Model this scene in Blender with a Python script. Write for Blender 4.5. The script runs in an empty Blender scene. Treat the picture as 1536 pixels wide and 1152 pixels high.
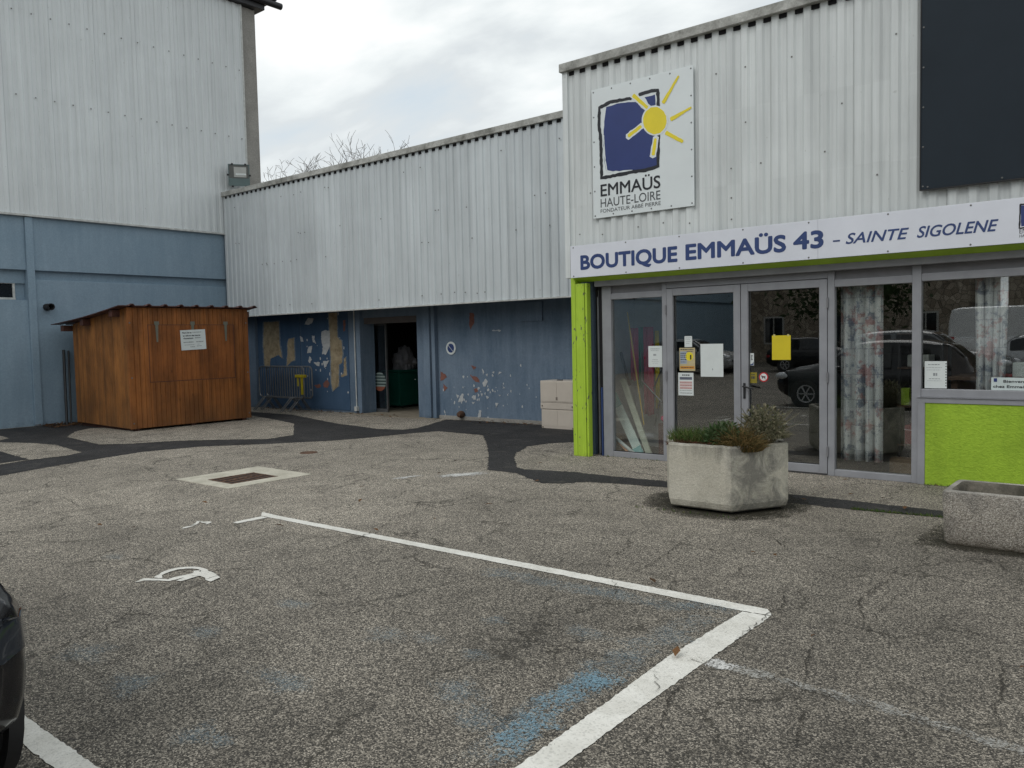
import bpy, bmesh, math, random
from mathutils import Matrix, Vector
random.seed(7)
R = math.radians
scene = bpy.context.scene
COL = scene.collection

# ------------------------------------------------------------------ camera, sky, sun, exposure
cam_d = bpy.data.cameras.new("camera")
cam_d.lens = 28.494
cam_d.sensor_width = 36.0
cam_d.clip_end = 2000.0
cam_d.clip_start = 0.05
cam = bpy.data.objects.new("camera", cam_d)
COL.objects.link(cam)
_M = [[0.773835, 0.633008, -0.021917], [0.018315, -0.056951, -0.998209], [-0.633122, 0.772048, -0.055664]]
cam.matrix_world = Matrix(((_M[0][0], -_M[1][0], -_M[2][0], 0.0),
                           (_M[0][1], -_M[1][1], -_M[2][1], 0.0),
                           (_M[0][2], -_M[1][2], -_M[2][2], 1.65),
                           (0, 0, 0, 1)))
scene.camera = cam

SUN_EL, SUN_AZ = R(48), R(190)          # azimuth clockwise from +Y: behind the camera
sun_d = bpy.data.lights.new("sun", 'SUN')
sun_d.energy = 1.0
sun_d.angle = R(35)
sun_d.color = (1.0, 0.98, 0.95)
sun = bpy.data.objects.new("sun", sun_d)
COL.objects.link(sun)
sdir = Vector((math.sin(SUN_AZ) * math.cos(SUN_EL), math.cos(SUN_AZ) * math.cos(SUN_EL), math.sin(SUN_EL)))
sun.rotation_euler = sdir.to_track_quat('Z', 'Y').to_euler()
sun.location = (0, 0, 30)

world = bpy.data.worlds.new("World")
scene.world = world
world.use_nodes = True
wt = world.node_tree
wt.nodes.clear()
def wn(t, **k):
    n = wt.nodes.new(t)
    for a, v in k.items(): setattr(n, a, v)
    return n
w_out = wn('ShaderNodeOutputWorld')
w_sky = wn('ShaderNodeTexSky', sky_type='NISHITA', sun_disc=False, sun_elevation=SUN_EL, sun_rotation=SUN_AZ)
w_bgs = wn('ShaderNodeBackground'); w_bgs.inputs[1].default_value = 0.10
wt.links.new(w_sky.outputs[0], w_bgs.inputs[0])
w_tc = wn('ShaderNodeTexCoord')
w_sep = wn('ShaderNodeSeparateXYZ'); wt.links.new(w_tc.outputs['Generated'], w_sep.inputs[0])
w_add = wn('ShaderNodeMath', operation='ADD'); wt.links.new(w_sep.outputs[2], w_add.inputs[0]); w_add.inputs[1].default_value = 0.22
w_max = wn('ShaderNodeMath', operation='MAXIMUM'); wt.links.new(w_add.outputs[0], w_max.inputs[0]); w_max.inputs[1].default_value = 0.12
w_comb = wn('ShaderNodeCombineXYZ')
for i in range(2):
    d = wn('ShaderNodeMath', operation='DIVIDE'); wt.links.new(w_sep.outputs[i], d.inputs[0]); wt.links.new(w_max.outputs[0], d.inputs[1])
    wt.links.new(d.outputs[0], w_comb.inputs[i])
w_map = wn('ShaderNodeMapping'); wt.links.new(w_comb.outputs[0], w_map.inputs[0])
w_map.inputs['Location'].default_value = (3.1, 1.7, 0.0)
w_map.inputs['Rotation'].default_value = (0, 0, R(35))
w_map.inputs['Scale'].default_value = (1.0, 1.7, 1.0)
w_n = wn('ShaderNodeTexNoise'); wt.links.new(w_map.outputs[0], w_n.inputs['Vector'])
w_n.inputs['Scale'].default_value = 1.35; w_n.inputs['Detail'].default_value = 7.0; w_n.inputs['Roughness'].default_value = 0.52; w_n.inputs['Distortion'].default_value = 0.25
w_r = wn('ShaderNodeValToRGB'); wt.links.new(w_n.outputs[0], w_r.inputs[0])
e = w_r.color_ramp.elements
e[0].position = 0.34; e[0].color = (0.60, 0.68, 0.74, 1)
e[1].position = 0.66; e[1].color = (1.0, 1.0, 0.99, 1)
x = e.new(0.46); x.color = (0.68, 0.72, 0.735, 1)
x = e.new(0.55); x.color = (0.82, 0.86, 0.86, 1)
w_bgc = wn('ShaderNodeBackground'); w_bgc.inputs[1].default_value = 1.14
wt.links.new(w_r.outputs[0], w_bgc.inputs[0])
w_mix = wn('ShaderNodeMixShader'); w_mix.inputs[0].default_value = 0.94
wt.links.new(w_bgs.outputs[0], w_mix.inputs[1]); wt.links.new(w_bgc.outputs[0], w_mix.inputs[2])
wt.links.new(w_mix.outputs[0], w_out.inputs[0])

scene.view_settings.view_transform = 'Standard'
scene.view_settings.look = 'None'
scene.view_settings.exposure = 0.0
scene.view_settings.gamma = 1.0
scene.cycles.use_denoising = True
scene.cycles.denoiser = 'OPENIMAGEDENOISE'
scene.cycles.denoising_prefilter = 'NONE'
scene.cycles.denoising_input_passes = 'RGB_ALBEDO_NORMAL'
scene.cycles.max_bounces = 8
scene.cycles.transparent_max_bounces = 16

# ------------------------------------------------------------------ material helpers
class Mat:
    """tiny node builder"""
    def __init__(s, name):
        s.m = bpy.data.materials.new(name); s.m.use_nodes = True
        s.t = s.m.node_tree; s.t.nodes.clear()
        s.out = s.t.nodes.new('ShaderNodeOutputMaterial')
    def n(s, typ, ins=None, **k):
        nd = s.t.nodes.new('ShaderNode' + typ)
        for a, v in k.items(): setattr(nd, a, v)
        for a, v in (ins or {}).items(): s.set(nd, a, v)
        return nd
    def set(s, nd, a, v):
        i = nd.inputs[a]
        if hasattr(v, 'is_output'): s.t.links.new(v, i)
        elif isinstance(v, bpy.types.Node): s.t.links.new(v.outputs[0], i)
        else:
            if isinstance(v, (tuple, list)) and len(v) == 3 and i.type == 'RGBA': v = (*v, 1)
            i.default_value = v
    def pos(s): return s.n('NewGeometry').outputs['Position']
    def obj(s): return s.n('TexCoord').outputs['Object']
    def map(s, v, scale, loc=(0, 0, 0)): return s.n('Mapping', {'Vector': v, 'Scale': scale, 'Location': loc}).outputs[0]
    def noise(s, v, scale, detail=4, rough=.55, dist=0):
        return s.n('TexNoise', {'Vector': v, 'Scale': scale, 'Detail': detail, 'Roughness': rough, 'Distortion': dist}).outputs[0]
    def vor(s, v, scale, feature='F1', rnd=1.0):
        return s.n('TexVoronoi', {'Vector': v, 'Scale': scale, 'Randomness': rnd}, feature=feature)
    def ramp(s, f, pts):
        r = s.n('ValToRGB', {'Fac': f}); el = r.color_ramp.elements
        for i, (p, c) in enumerate(pts):
            if not isinstance(c, (tuple, list)): c = (c, c, c)
            q = el[i] if i < 2 else el.new(p)
            q.position = p; q.color = (*c, 1) if len(c) == 3 else c
        return r.outputs[0]
    def rampn(s, f, pts):
        """ramp over -1..1"""
        return s.ramp(s.math('MULTIPLY_ADD', f, .5, .5), [(p * .5 + .5, c) for p, c in pts])
    def mix(s, f, a, b, mode='MIX'):
        nd = s.n('Mix', data_type='RGBA', blend_type=mode)
        for idx, v in ((0, f), (6, a), (7, b)):
            i = nd.inputs[idx]
            if hasattr(v, 'is_output'): s.t.links.new(v, i)
            else: i.default_value = (*v, 1) if isinstance(v, (tuple, list)) and len(v) == 3 else v
        return nd.outputs[2]
    def math(s, op, a, b=0.0, c=None):
        nd = s.n('Math', operation=op)
        for i, v in enumerate((a, b) if c is None else (a, b, c)):
            if hasattr(v, 'is_output'): s.t.links.new(v, nd.inputs[i])
            else: nd.inputs[i].default_value = v
        return nd.outputs[0]
    def sep(s, v): return s.n('SeparateXYZ', {0: v}).outputs
    def bump(s, h, strength=.3, dist=.01): return s.n('Bump', {'Height': h, 'Strength': strength, 'Distance': dist}).outputs[0]
    def bsdf(s, color, rough=.6, metal=0.0, normal=None, spec=None, coat=None):
        p = s.n('BsdfPrincipled', {'Base Color': color, 'Roughness': rough, 'Metallic': metal})
        if normal is not None: s.set(p, 'Normal', normal)
        if spec is not None: s.set(p, 'Specular IOR Level', spec)
        if coat is not None: s.set(p, 'Coat Weight', coat)
        return p
    def done(s, sh):
        s.t.links.new(sh.outputs[0], s.out.inputs[0]); return s.m

def plain(name, color, rough=.6, metal=0.0, var=.12, scale=6.0, spec=None, bump=0.0):
    """one colour with soft wear-like variation and a little roughness change"""
    k = Mat(name); p = k.obj()
    nz = k.noise(p, scale, 5, .6)
    lo = tuple(c * (1 - var) for c in color); hi = tuple(min(1, c * (1 + var)) for c in color)
    col = k.ramp(nz, [(.3, lo), (.7, hi)])
    nrm = k.bump(k.noise(p, scale * 12, 3), bump, .003) if bump else None
    return k.done(k.bsdf(col, rough, metal, nrm, spec))

def asphalt(name, light=1.40, tint=(1, .965, .885)):
    k = Mat(name); p = k.pos()
    v1 = k.vor(p, 148); v2 = k.vor(p, 260)
    r1 = k.sep(v1.outputs['Color'])[0]; r2 = k.sep(v2.outputs['Color'])[1]
    c1 = k.ramp(r1, [(0.0, (.020, .019, .018)), (.34, (.045, .042, .039)), (.56, (.16, .146, .130)), (.8, (.31, .285, .252)), (1.0, (.54, .50, .45))])
    c2 = k.ramp(r2, [(0.0, (.04, .04, .04)), (.5, (.14, .13, .118)), (1.0, (.36, .335, .30))])
    c = k.mix(.22, c1, c2)
    gap = k.ramp(k.vor(p, 148, 'DISTANCE_TO_EDGE').outputs['Distance'], [(.0, .38), (.12, 1.0)])
    c = k.mix(1.0, c, gap, 'MULTIPLY')
    big = k.ramp(k.noise(p, .35, 4, .6), [(.3, .84), (.7, 1.16)])
    med = k.ramp(k.noise(p, 2.6, 6, .65), [(.28, .78), (.72, 1.17)])
    c = k.mix(1.0, c, big, 'MULTIPLY'); c = k.mix(1.0, c, med, 'MULTIPLY')
    st = k.ramp(k.noise(k.map(p, (1, 1, 1), (9, 4, 0)), .9, 5, .7), [(.56, 1.0), (.72, .62)])   # oil and damp stains
    c = k.mix(1.0, c, st, 'MULTIPLY')
    wr = k.sep(p)                                              # the lane along the buildings is paler than the bays
    lane = k.ramp(k.math('ADD', k.math('MULTIPLY_ADD', wr[0], -.07, -.25), k.math('ADD', k.math('MULTIPLY', wr[1], .06), k.math('MULTIPLY', k.noise(p, .7, 3), .5))), [(.35, .80), (.85, 1.38)])
    c = k.mix(1.0, c, lane, 'MULTIPLY')
    wob = k.n('VectorMath', {0: p, 1: k.n('VectorMath', {0: k.n('TexNoise', {'Vector': p, 'Scale': 2.2, 'Detail': 6.0, 'Roughness': .7}).outputs['Color'], 'Scale': .55}, operation='SCALE').outputs[0]}, operation='ADD').outputs[0]
    hair = k.vor(wob, 1.15, 'DISTANCE_TO_EDGE').outputs['Distance']                # net of hairline cracks, broken up
    gate = k.ramp(k.noise(k.map(p, (1, 1, 1), (3, 8, 0)), .8, 5, .65), [(.44, 0.0), (.54, 1.0)])
    hl = k.math('MULTIPLY', k.ramp(hair, [(.005, .80), (.015, 0.0)]), gate)
    c = k.mix(hl, c, (.022, .02, .016))
    c = k.mix(1.0, c, tuple(light * t for t in tint), 'MULTIPLY')
    h = k.math('SUBTRACT', 1.0, v1.outputs['Distance'])
    return k.done(k.bsdf(c, .82, 0, k.bump(h, .55, .006), .35))

def patch_asphalt():
    k = Mat('patch asphalt'); p = k.pos()
    v = k.vor(p, 190); r = k.sep(v.outputs['Color'])[0]
    c = k.ramp(r, [(0, (.011, .011, .012)), (.6, (.027, .027, .028)), (1, (.085, .08, .076))])
    c = k.mix(1.0, c, k.ramp(k.noise(p, 1.3, 5, .65), [(.3, .75), (.7, 1.35)]), 'MULTIPLY')
    dust = k.ramp(k.noise(p, 3.2, 6, .7), [(.54, 0.0), (.75, .35)])
    c = k.mix(dust, c, (.17, .155, .135))
    return k.done(k.bsdf(c, .78, 0, k.bump(k.math('SUBTRACT', 1.0, v.outputs['Distance']), .4, .004), .2))

def worn_paint(name, color, cover, soft=.12, patchy=2.5, top=.85):
    """paint left only on some of the stones: transparent elsewhere, thinning out towards its edge"""
    k = Mat(name); p = k.pos()
    stone = k.sep(k.vor(p, 105).outputs['Color'])[2]
    lo = k.noise(p, patchy, 7, .75)
    fade = k.n('Attribute', attribute_name='fade').outputs['Fac']
    f = k.math('ADD', k.math('MULTIPLY', stone, .42), k.math('ADD', k.math('MULTIPLY', lo, 1.0), k.math('MULTIPLY', fade, .55)))
    fac = k.ramp(k.math('MULTIPLY', f, .5), [(.80 - cover, 0.0), (.80 - cover + soft, top)])
    col = k.mix(k.noise(p, 60, 3), tuple(c * .7 for c in color), color)
    b = k.bsdf(col, .75)
    t = k.n('BsdfTransparent')
    return k.done(k.n('MixShader', {0: fac, 1: t.outputs[0], 2: b.outputs[0]}))

def line_paint():
    k = Mat('white road paint'); p = k.pos()
    dirt = k.ramp(k.noise(p, 5, 7, .7), [(.3, (.60, .58, .52)), (.62, (.78, .76, .70))])
    grit = k.ramp(k.sep(k.vor(p, 105).outputs['Color'])[1], [(.0, .80), (.35, 1.0)])
    col = k.mix(1.0, dirt, grit, 'MULTIPLY')
    f = k.math('ADD', k.noise(p, 9, 6, .75), k.math('MULTIPLY', k.sep(k.vor(p, 105).outputs['Color'])[2], .22))
    fac = k.ramp(f, [(.36, 0.0), (.40, 1.0)])
    b = k.bsdf(col, .7, 0, k.bump(k.math('SUBTRACT', 1.0, k.vor(p, 105).outputs['Distance']), .3, .004))
    return k.done(k.n('MixShader', {0: fac, 1: k.n('BsdfTransparent').outputs[0], 2: b.outputs[0]}))

def crack_mat():
    k = Mat('crack filler'); p = k.pos()
    fac = k.ramp(k.noise(p, 14, 5, .7), [(.38, 0.15), (.55, .9)])
    b = k.bsdf((.028, .024, .018), .95)
    return k.done(k.n('MixShader', {0: fac, 1: k.n('BsdfTransparent').outputs[0], 2: b.outputs[0]}))

def cladding(name, base, axis, sheet=.96, dirt=.16, patches=False, rust=0.0):
    k = Mat(name); p = k.pos(); s = k.sep(p)
    u = s[axis]
    idx = k.math('FLOOR', k.math('DIVIDE', u, sheet))
    shv = k.n('TexWhiteNoise', {'W': idx}, noise_dimensions='1D').outputs[0]
    c = k.mix(shv, tuple(v * .95 for v in base), tuple(v * 1.05 for v in base))
    comb = k.n('CombineXYZ', {0: k.math('MULTIPLY', u, 9.0), 1: 0.0, 2: k.math('MULTIPLY', s[2], .35)}).outputs[0]
    streak = k.ramp(k.noise(comb, 1.0, 6, .7), [(.36, 1 - dirt), (.62, 1.04)])
    c = k.mix(1.0, c, streak, 'MULTIPLY')
    cloud = k.ramp(k.noise(p, .9, 5, .6), [(.3, 1 - dirt * .6), (.7, 1.05)])
    c = k.mix(1.0, c, cloud, 'MULTIPLY')
    lap = k.ramp(k.math('FRACT', k.math('DIVIDE', u, sheet)), [(.006, .70), (.012, 1.0)])
    c = k.mix(1.0, c, lap, 'MULTIPLY')
    spots = k.ramp(k.noise(p, 17, 3, .5), [(.70, 0.0), (.76, .35)])
    c = k.mix(spots, c, (.30, .30, .28))
    if patches:                                   # repainted rectangles and old sign ghosts
        b = k.n('TexBrick', {'Vector': k.n('CombineXYZ', {0: u, 1: s[2], 2: 0.0}).outputs[0], 'Color1': (1.06, 1.06, 1.06), 'Color2': (.93, .935, .935), 'Mortar': (1, 1, 1),
                             'Scale': 1.0, 'Mortar Size': .012, 'Brick Width': .183, 'Row Height': .86}, offset=.0)
        c = k.mix(.75, c, k.mix(1.0, c, b.outputs[0], 'MULTIPLY'))
    return k.done(k.bsdf(c, .48, 0, k.bump(k.noise(p, 40, 3), .06, .004), .4))

def blue_render(name, base, deep, mottled=.5, bumpy=.25):
    k = Mat(name); p = k.pos(); s = k.sep(p)
    a = k.noise(p, 1.1, 6, .62); b = k.noise(k.map(p, (5, 5, .6)), 1.0, 6, .7)
    c = k.mix(k.ramp(a, [(.3, 0.0), (.7, 1.0)]), base, deep)
    c = k.mix(k.math('MULTIPLY', k.ramp(b, [(.4, 0.0), (.75, 1.0)]), mottled), c, tuple(v * 1.25 + .03 for v in base))
    c = k.mix(1.0, c, k.ramp(k.noise(p, 34, 4, .7), [(.25, .86), (.75, 1.1)]), 'MULTIPLY')
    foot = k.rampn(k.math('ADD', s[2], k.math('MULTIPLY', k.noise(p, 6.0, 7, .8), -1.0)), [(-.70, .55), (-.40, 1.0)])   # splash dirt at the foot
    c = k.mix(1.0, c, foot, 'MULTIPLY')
    return k.done(k.bsdf(c, .8, 0, k.bump(k.noise(p, 55, 5, .7), bumpy, .006), .3))

def concrete(name, light, dark, dscale=2.2, grit=70, coord='obj', lo=.38, hi=.68, bumpy=.4):
    k = Mat(name); p = k.obj() if coord == 'obj' else k.pos()
    f = k.ramp(k.noise(p, dscale, 7, .68, .4), [(lo, 1.0), (hi, 0.0)])
    c = k.mix(f, light, dark)
    g = k.ramp(k.noise(p, grit, 4, .7), [(.25, .72), (.75, 1.16)])
    c = k.mix(1.0, c, g, 'MULTIPLY')
    pits = k.ramp(k.vor(p, grit * .6).outputs['Distance'], [(.08, .55), (.2, 1.0)])
    c = k.mix(.5, c, k.mix(1.0, c, pits, 'MULTIPLY'))
    return k.done(k.bsdf(c, .9, 0, k.bump(k.noise(p, grit, 5, .75), bumpy, .008), .25))

def planter_concrete():
    k = Mat('weathered cast concrete'); p = k.obj(); s = k.sep(p)
    n1 = k.noise(p, 3.0, 7, .7, .5)
    drip = k.noise(k.map(p, (9, 9, 1.1)), 1.0, 6, .7)
    c = k.mix(k.ramp(n1, [(.35, 0.0), (.7, 1.0)]), (.66, .625, .53), (.50, .47, .385))
    top = k.ramp(k.math('ADD', s[2], k.math('MULTIPLY', drip, .55)), [(.78, 0.0), (.98, .75)])
    c = k.mix(top, c, (.15, .145, .125))                                              # run-off stains under the rim
    low = k.rampn(k.math('ADD', s[2], k.math('MULTIPLY', k.noise(p, 7, 7, .8), -.32)), [(-.20, .85), (-.07, 0.0)])
    c = k.mix(low, c, (.10, .085, .05))                                               # moss and splash dirt at the foot
    lich_shade = k.ramp(k.noise(p, 4.0, 7, .72, .6), [(.40, 0.05), (.58, .80)])
    c = k.mix(k.math('MULTIPLY', lich_shade, k.ramp(s[0], [(.24, .12), (.34, 1.0)])), c, (.17, .165, .15))  # lichen plus the weaker light on the right-hand side, both in the colour
    c = k.mix(1.0, c, k.ramp(k.noise(p, 95, 4, .7), [(.25, .74), (.75, 1.14)]), 'MULTIPLY')
    return k.done(k.bsdf(c, .92, 0, k.bump(k.noise(p, 60, 6, .8), .9, .012), .2))

def aggregate():
    k = Mat('exposed aggregate concrete'); p = k.obj(); s = k.sep(p)
    v = k.vor(p, 165); r = k.sep(v.outputs['Color'])[0]
    c = k.ramp(r, [(0, (.17, .155, .13)), (.4, (.32, .29, .25)), (.75, (.46, .42, .36)), (1, (.66, .62, .56))])
    c = k.mix(k.ramp(s[2], [(.405, 0.0), (.418, .55)]), c, (.62, .585, .52))
    st = k.ramp(k.math('ADD', k.noise(p, 2.6, 6, .7), k.math('MULTIPLY', s[2], .6)), [(.60, 0.0), (.82, .6)])
    c = k.mix(st, c, (.13, .125, .115))
    low = k.rampn(k.math('ADD', s[2], k.math('MULTIPLY', k.noise(p, 7, 7, .8), -.22)), [(-.13, .85), (-.03, 0.0)])
    c = k.mix(low, c, (.09, .07, .04))
    return k.done(k.bsdf(c, .92, 0, k.bump(k.math('SUBTRACT', 1.0, v.outputs['Distance']), .7, .008), .25))

def wood(name, c1, c2, axis, board=.1, foot=True):
    k = Mat(name); p = k.pos(); s = k.sep(p)
    idx = k.math('FLOOR', k.math('DIVIDE', s[axis], board))
    rv = k.n('TexWhiteNoise', {'W': idx}, noise_dimensions='1D').outputs[0]
    comb = k.n('CombineXYZ', {0: k.math('MULTIPLY', s[0], 38.0), 1: k.math('MULTIPLY', s[1], 38.0), 2: k.math('MULTIPLY', s[2], 1.4)}).outputs[0]
    grain = k.noise(comb, 1.0, 6, .7, .6)
    c = k.mix(k.ramp(grain, [(.3, 0.0), (.7, 1.0)]), c1, c2)
    c = k.mix(1.0, c, k.ramp(rv, [(0, .70), (1, 1.2)]), 'MULTIPLY')
    blot = k.ramp(k.noise(k.map(p, (1.5, 1.5, .8)), 1.6, 6, .65), [(.35, .60), (.65, 1.18)])
    c = k.mix(1.0, c, blot, 'MULTIPLY')
    if foot:                                        # grey weathered foot and pale washed patches
        ft = k.rampn(k.math('ADD', s[2], k.math('MULTIPLY', k.noise(k.map(p, (4, 4, .8)), 1.4, 6, .7), -1.5)), [(-1.15, .6), (-.05, 0.0)])
        c = k.mix(ft, c, (.125, .065, .028))
        pale = k.ramp(k.noise(k.map(p, (6, 6, .7)), 1.0, 5, .7), [(.58, 0.0), (.8, .5)])
        c = k.mix(pale, c, (.26, .125, .045))
    knots = k.ramp(k.vor(k.map(p, (5, 5, 1.6)), 1.0).outputs['Distance'], [(.03, .45), (.075, 1.0)])
    c = k.mix(1.0, c, knots, 'MULTIPLY')
    return k.done(k.bsdf(c, .62, 0, k.bump(grain, .12, .004), .35))

def glass(name, refl=.14, tint=(.93, .95, .94)):
    k = Mat(name)
    fr = k.n('LayerWeight', {'Blend': .12}).outputs['Fresnel']
    f = k.math('MINIMUM', k.math('ADD', k.math('MULTIPLY', fr, .9), refl), .9)
    t = k.n('BsdfTransparent', {'Color': tint}); g = k.n('BsdfGlossy', {'Color': (1, 1, 1), 'Roughness': .0})
    return k.done(k.n('MixShader', {0: f, 1: t.outputs[0], 2: g.outputs[0]}))

def foliage(name, cols, rough=.65):
    k = Mat(name)
    r = k.n('NewGeometry').outputs['Random Per Island']
    c = k.ramp(r, [(i / (len(cols) - 1), q) for i, q in enumerate(cols)])
    b = k.bsdf(c, rough, 0, None, .25)
    tl = k.n('BsdfTranslucent', {'Color': c})
    return k.done(k.n('MixShader', {0: .2, 1: b.outputs[0], 2: tl.outputs[0]}))

def curtain_mat():
    k = Mat('printed curtain cloth'); p = k.pos(); s = k.sep(p)
    v = k.n('CombineXYZ', {0: k.math('MULTIPLY', s[0], 1.0), 1: k.math('MULTIPLY', s[2], 1.0), 2: 0.0}).outputs[0]
    b1 = k.n('TexBrick', {'Vector': v, 'Color1': (.86, .86, .86), 'Color2': (.74, .76, .78), 'Mortar': (.55, .56, .6), 'Scale': 1.0, 'Mortar Size': .005, 'Brick Width': .125, 'Row Height': .29, 'Bias': -.2}, offset=.37)
    c = b1.outputs[0]
    v2 = k.n('CombineXYZ', {0: k.math('MULTIPLY', s[0], 10.0), 1: 0.0, 2: k.math('MULTIPLY', s[2], 7.0)}).outputs[0]
    n1 = k.noise(v2, 1.0, 6, .7); n2 = k.noise(k.map(v2, (1, 1, 1), (7, 3, 5)), .8, 5, .65); n3 = k.noise(k.map(v2, (1, 1, 1), (2, 9, 1)), 2.0, 5, .8)
    c = k.mix(k.ramp(n1, [(.52, 0.0), (.58, .8)]), c, (.22, .26, .35))
    c = k.mix(k.ramp(n2, [(.54, 0.0), (.60, .65)]), c, (.55, .22, .21))
    c = k.mix(k.ramp(n3, [(.56, 0.0), (.66, .6)]), c, (.13, .14, .16))
    b = k.bsdf(c, .8); tl = k.n('BsdfTranslucent', {'Color': c})
    return k.done(k.n('MixShader', {0: .25, 1: b.outputs[0], 2: tl.outputs[0]}))

def bark(name='tree bark', a=(.07, .055, .042), b=(.15, .13, .11)):
    k = Mat(name); p = k.pos()
    return k.done(k.bsdf(k.mix(k.noise(k.map(p, (3, 3, .8)), 2.0, 5, .7), a, b), .9))

def masonry():
    k = Mat('house stone'); p = k.pos(); s = k.sep(p)
    v = k.n('CombineXYZ', {0: s[0], 1: s[2], 2: 0.0}).outputs[0]
    vo = k.vor(v, 3.2); r = k.sep(vo.outputs['Color'])[0]
    c = k.ramp(r, [(0, (.20, .16, .12)), (.5, (.32, .27, .21)), (1, (.45, .39, .31))])
    e = k.ramp(k.vor(v, 3.2, 'DISTANCE_TO_EDGE').outputs['Distance'], [(.02, .5), (.08, 1)])
    return k.done(k.bsdf(k.mix(1.0, c, e, 'MULTIPLY'), .9))

def chipped_green():
    k = Mat('chipped lime paint'); p = k.pos(); s = k.sep(p)
    c = k.mix(k.noise(p, 7, 5, .6), (.36, .55, .035), (.46, .66, .055))
    z = s[2]
    band = k.math('MULTIPLY', k.ramp(z, [(1.05, 0.0), (1.25, 1.0)]), k.ramp(z, [(1.85, 1.0), (2.0, 0.0)]))
    scuff = k.ramp(k.noise(k.map(p, (8, 8, 24)), 1.0, 6, .7), [(.50, 0.0), (.56, 1.0)])
    c = k.mix(k.math('MULTIPLY', scuff, k.math('MULTIPLY', band, .9)), c, (.62, .66, .42))
    chip = k.ramp(k.noise(k.map(p, (22, 22, 9)), 1.0, 4, .6), [(.64, 0.0), (.67, 1.0)])
    c = k.mix(chip, c, (.10, .10, .09))
    dirt = k.rampn(k.math('ADD', z, k.math('MULTIPLY', k.noise(p, 14, 7, .8), -.6)), [(-.46, .7), (-.27, 0.0)])
    c = k.mix(dirt, c, (.13, .13, .05))
    c = k.mix(1.0, c, k.ramp(k.noise(k.map(p, (20, 20, 1)), 1.0, 5, .7), [(.3, .80), (.6, 1.0)]), 'MULTIPLY')
    return k.done(k.bsdf(c, .5, 0, k.bump(k.noise(p, 30, 4), .1, .003)))

def stucco_green():
    k = Mat('lime textured render'); p = k.pos()
    h = k.noise(k.map(p, (26, 26, 38)), 1.0, 5, .6, .8)
    c = k.mix(k.ramp(h, [(.3, 0.0), (.7, 1.0)]), (.27, .43, .030), (.37, .55, .045))
    z = k.sep(p)[2]
    c = k.mix(k.rampn(k.math('ADD', z, k.math('MULTIPLY', k.noise(p, 9, 7, .75), -.6)), [(-.44, .6), (-.30, 0.0)]), c, (.15, .19, .05))
    c = k.mix(1.0, c, k.ramp(k.noise(k.map(p, (7, 7, .8)), 1.0, 6, .7), [(.3, .84), (.6, 1.0)]), 'MULTIPLY')
    c = k.mix(1.0, c, k.ramp(k.noise(p, 1.6, 5), [(.3, .85), (.7, 1.08)]), 'MULTIPLY')
    return k.done(k.bsdf(c, .7, 0, k.bump(h, .8, .012), .3))

M = {}
M['asphalt'] = asphalt('worn asphalt')
M['patch'] = patch_asphalt()
M['line'] = line_paint()
M['blue_paint'] = worn_paint('worn blue paint', (.27, .46, .57), .25, .22, 4.5, .75)
M['blue_paint_faint'] = worn_paint('faint blue paint', (.28, .40, .47), .262, .30, 4.5, .42)
M['white_faint'] = worn_paint('worn white paint', (.55, .54, .50), .26, .16, 5, .7)
M['white_splash'] = worn_paint('splashed white paint', (.70, .69, .66), .33, .14, 9, 1.0)
M['crack'] = crack_mat()
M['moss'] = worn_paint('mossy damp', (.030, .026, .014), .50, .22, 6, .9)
M['damp'] = worn_paint('damp stain', (.05, .048, .045), .24, .2, 3, .7)
M['clad_warehouse'] = cladding('warehouse cladding paint', (.65, .68, .685), 1, .95, .08)
M['clad_annex'] = cladding('annex cladding paint', (.565, .605, .62), 0, .95, .12)
M['clad_shop'] = cladding('shop cladding paint', (.645, .675, .67), 0, .92, .13, True)
M['coping'] = concrete('weathered coping', (.50, .50, .47), (.20, .20, .18), 3.0, 40, 'pos', .32, .60, .2)
M['trim_white'] = plain('off white trim', (.50, .51, .49), .5, 0, .2, 9)
M['soffit_dark'] = plain('dark soffit', (.03, .03, .032), .9)
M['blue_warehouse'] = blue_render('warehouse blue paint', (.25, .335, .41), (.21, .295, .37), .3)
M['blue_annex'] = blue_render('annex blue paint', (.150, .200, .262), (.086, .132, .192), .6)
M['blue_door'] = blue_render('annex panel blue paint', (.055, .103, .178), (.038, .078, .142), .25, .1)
M['bare_render'] = concrete('bare render', (.42, .35, .235), (.24, .19, .12), 5, 60, 'pos', .38, .66, .3)
M['bare_plaster'] = concrete('bare white plaster', (.52, .53, .53), (.36, .38, .40), 9, 70, 'pos', .3, .6, .3)
M['old_paint'] = concrete('older blue grey paint', (.20, .245, .29), (.11, .15, .20), 12, 70, 'pos', .4, .6, .3)
M['bare_brick'] = concrete('bare red undercoat', (.27, .115, .085), (.17, .085, .075), 8, 70, 'pos', .38, .66, .3)
M['pier'] = concrete('grey concrete', (.36, .345, .315), (.25, .24, .22), 1.4, 30, 'pos', .35, .7, .2)
M['black'] = plain('black painted metal', (.015, .015, .017), .5)
M['dark'] = plain('dark void', (.012, .012, .014), .95)
M['screw'] = plain('screw metal', (.15, .15, .145), .5, .3)
M['wood_front'] = wood('larch boards front', (.215, .070, .017), (.31, .115, .028), 1)
M['wood_side'] = wood('larch boards side', (.22, .085, .021), (.33, .138, .034), 0)
M['wood_hatch'] = wood('larch boards hatch', (.215, .068, .016), (.285, .098, .024), 1, .1, False)
M['wood_dark'] = plain('dark beam wood', (.075, .028, .018), .7, 0, .3, 5)
M['roof_rust'] = plain('rust red roof sheet', (.085, .040, .036), .55, .1, .3, 4)
M['hinge'] = plain('zinc hinge', (.19, .19, .15), .5, .5)
M['paper'] = plain('white paper', (.66, .70, .69), .7, 0, .05)
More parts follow.
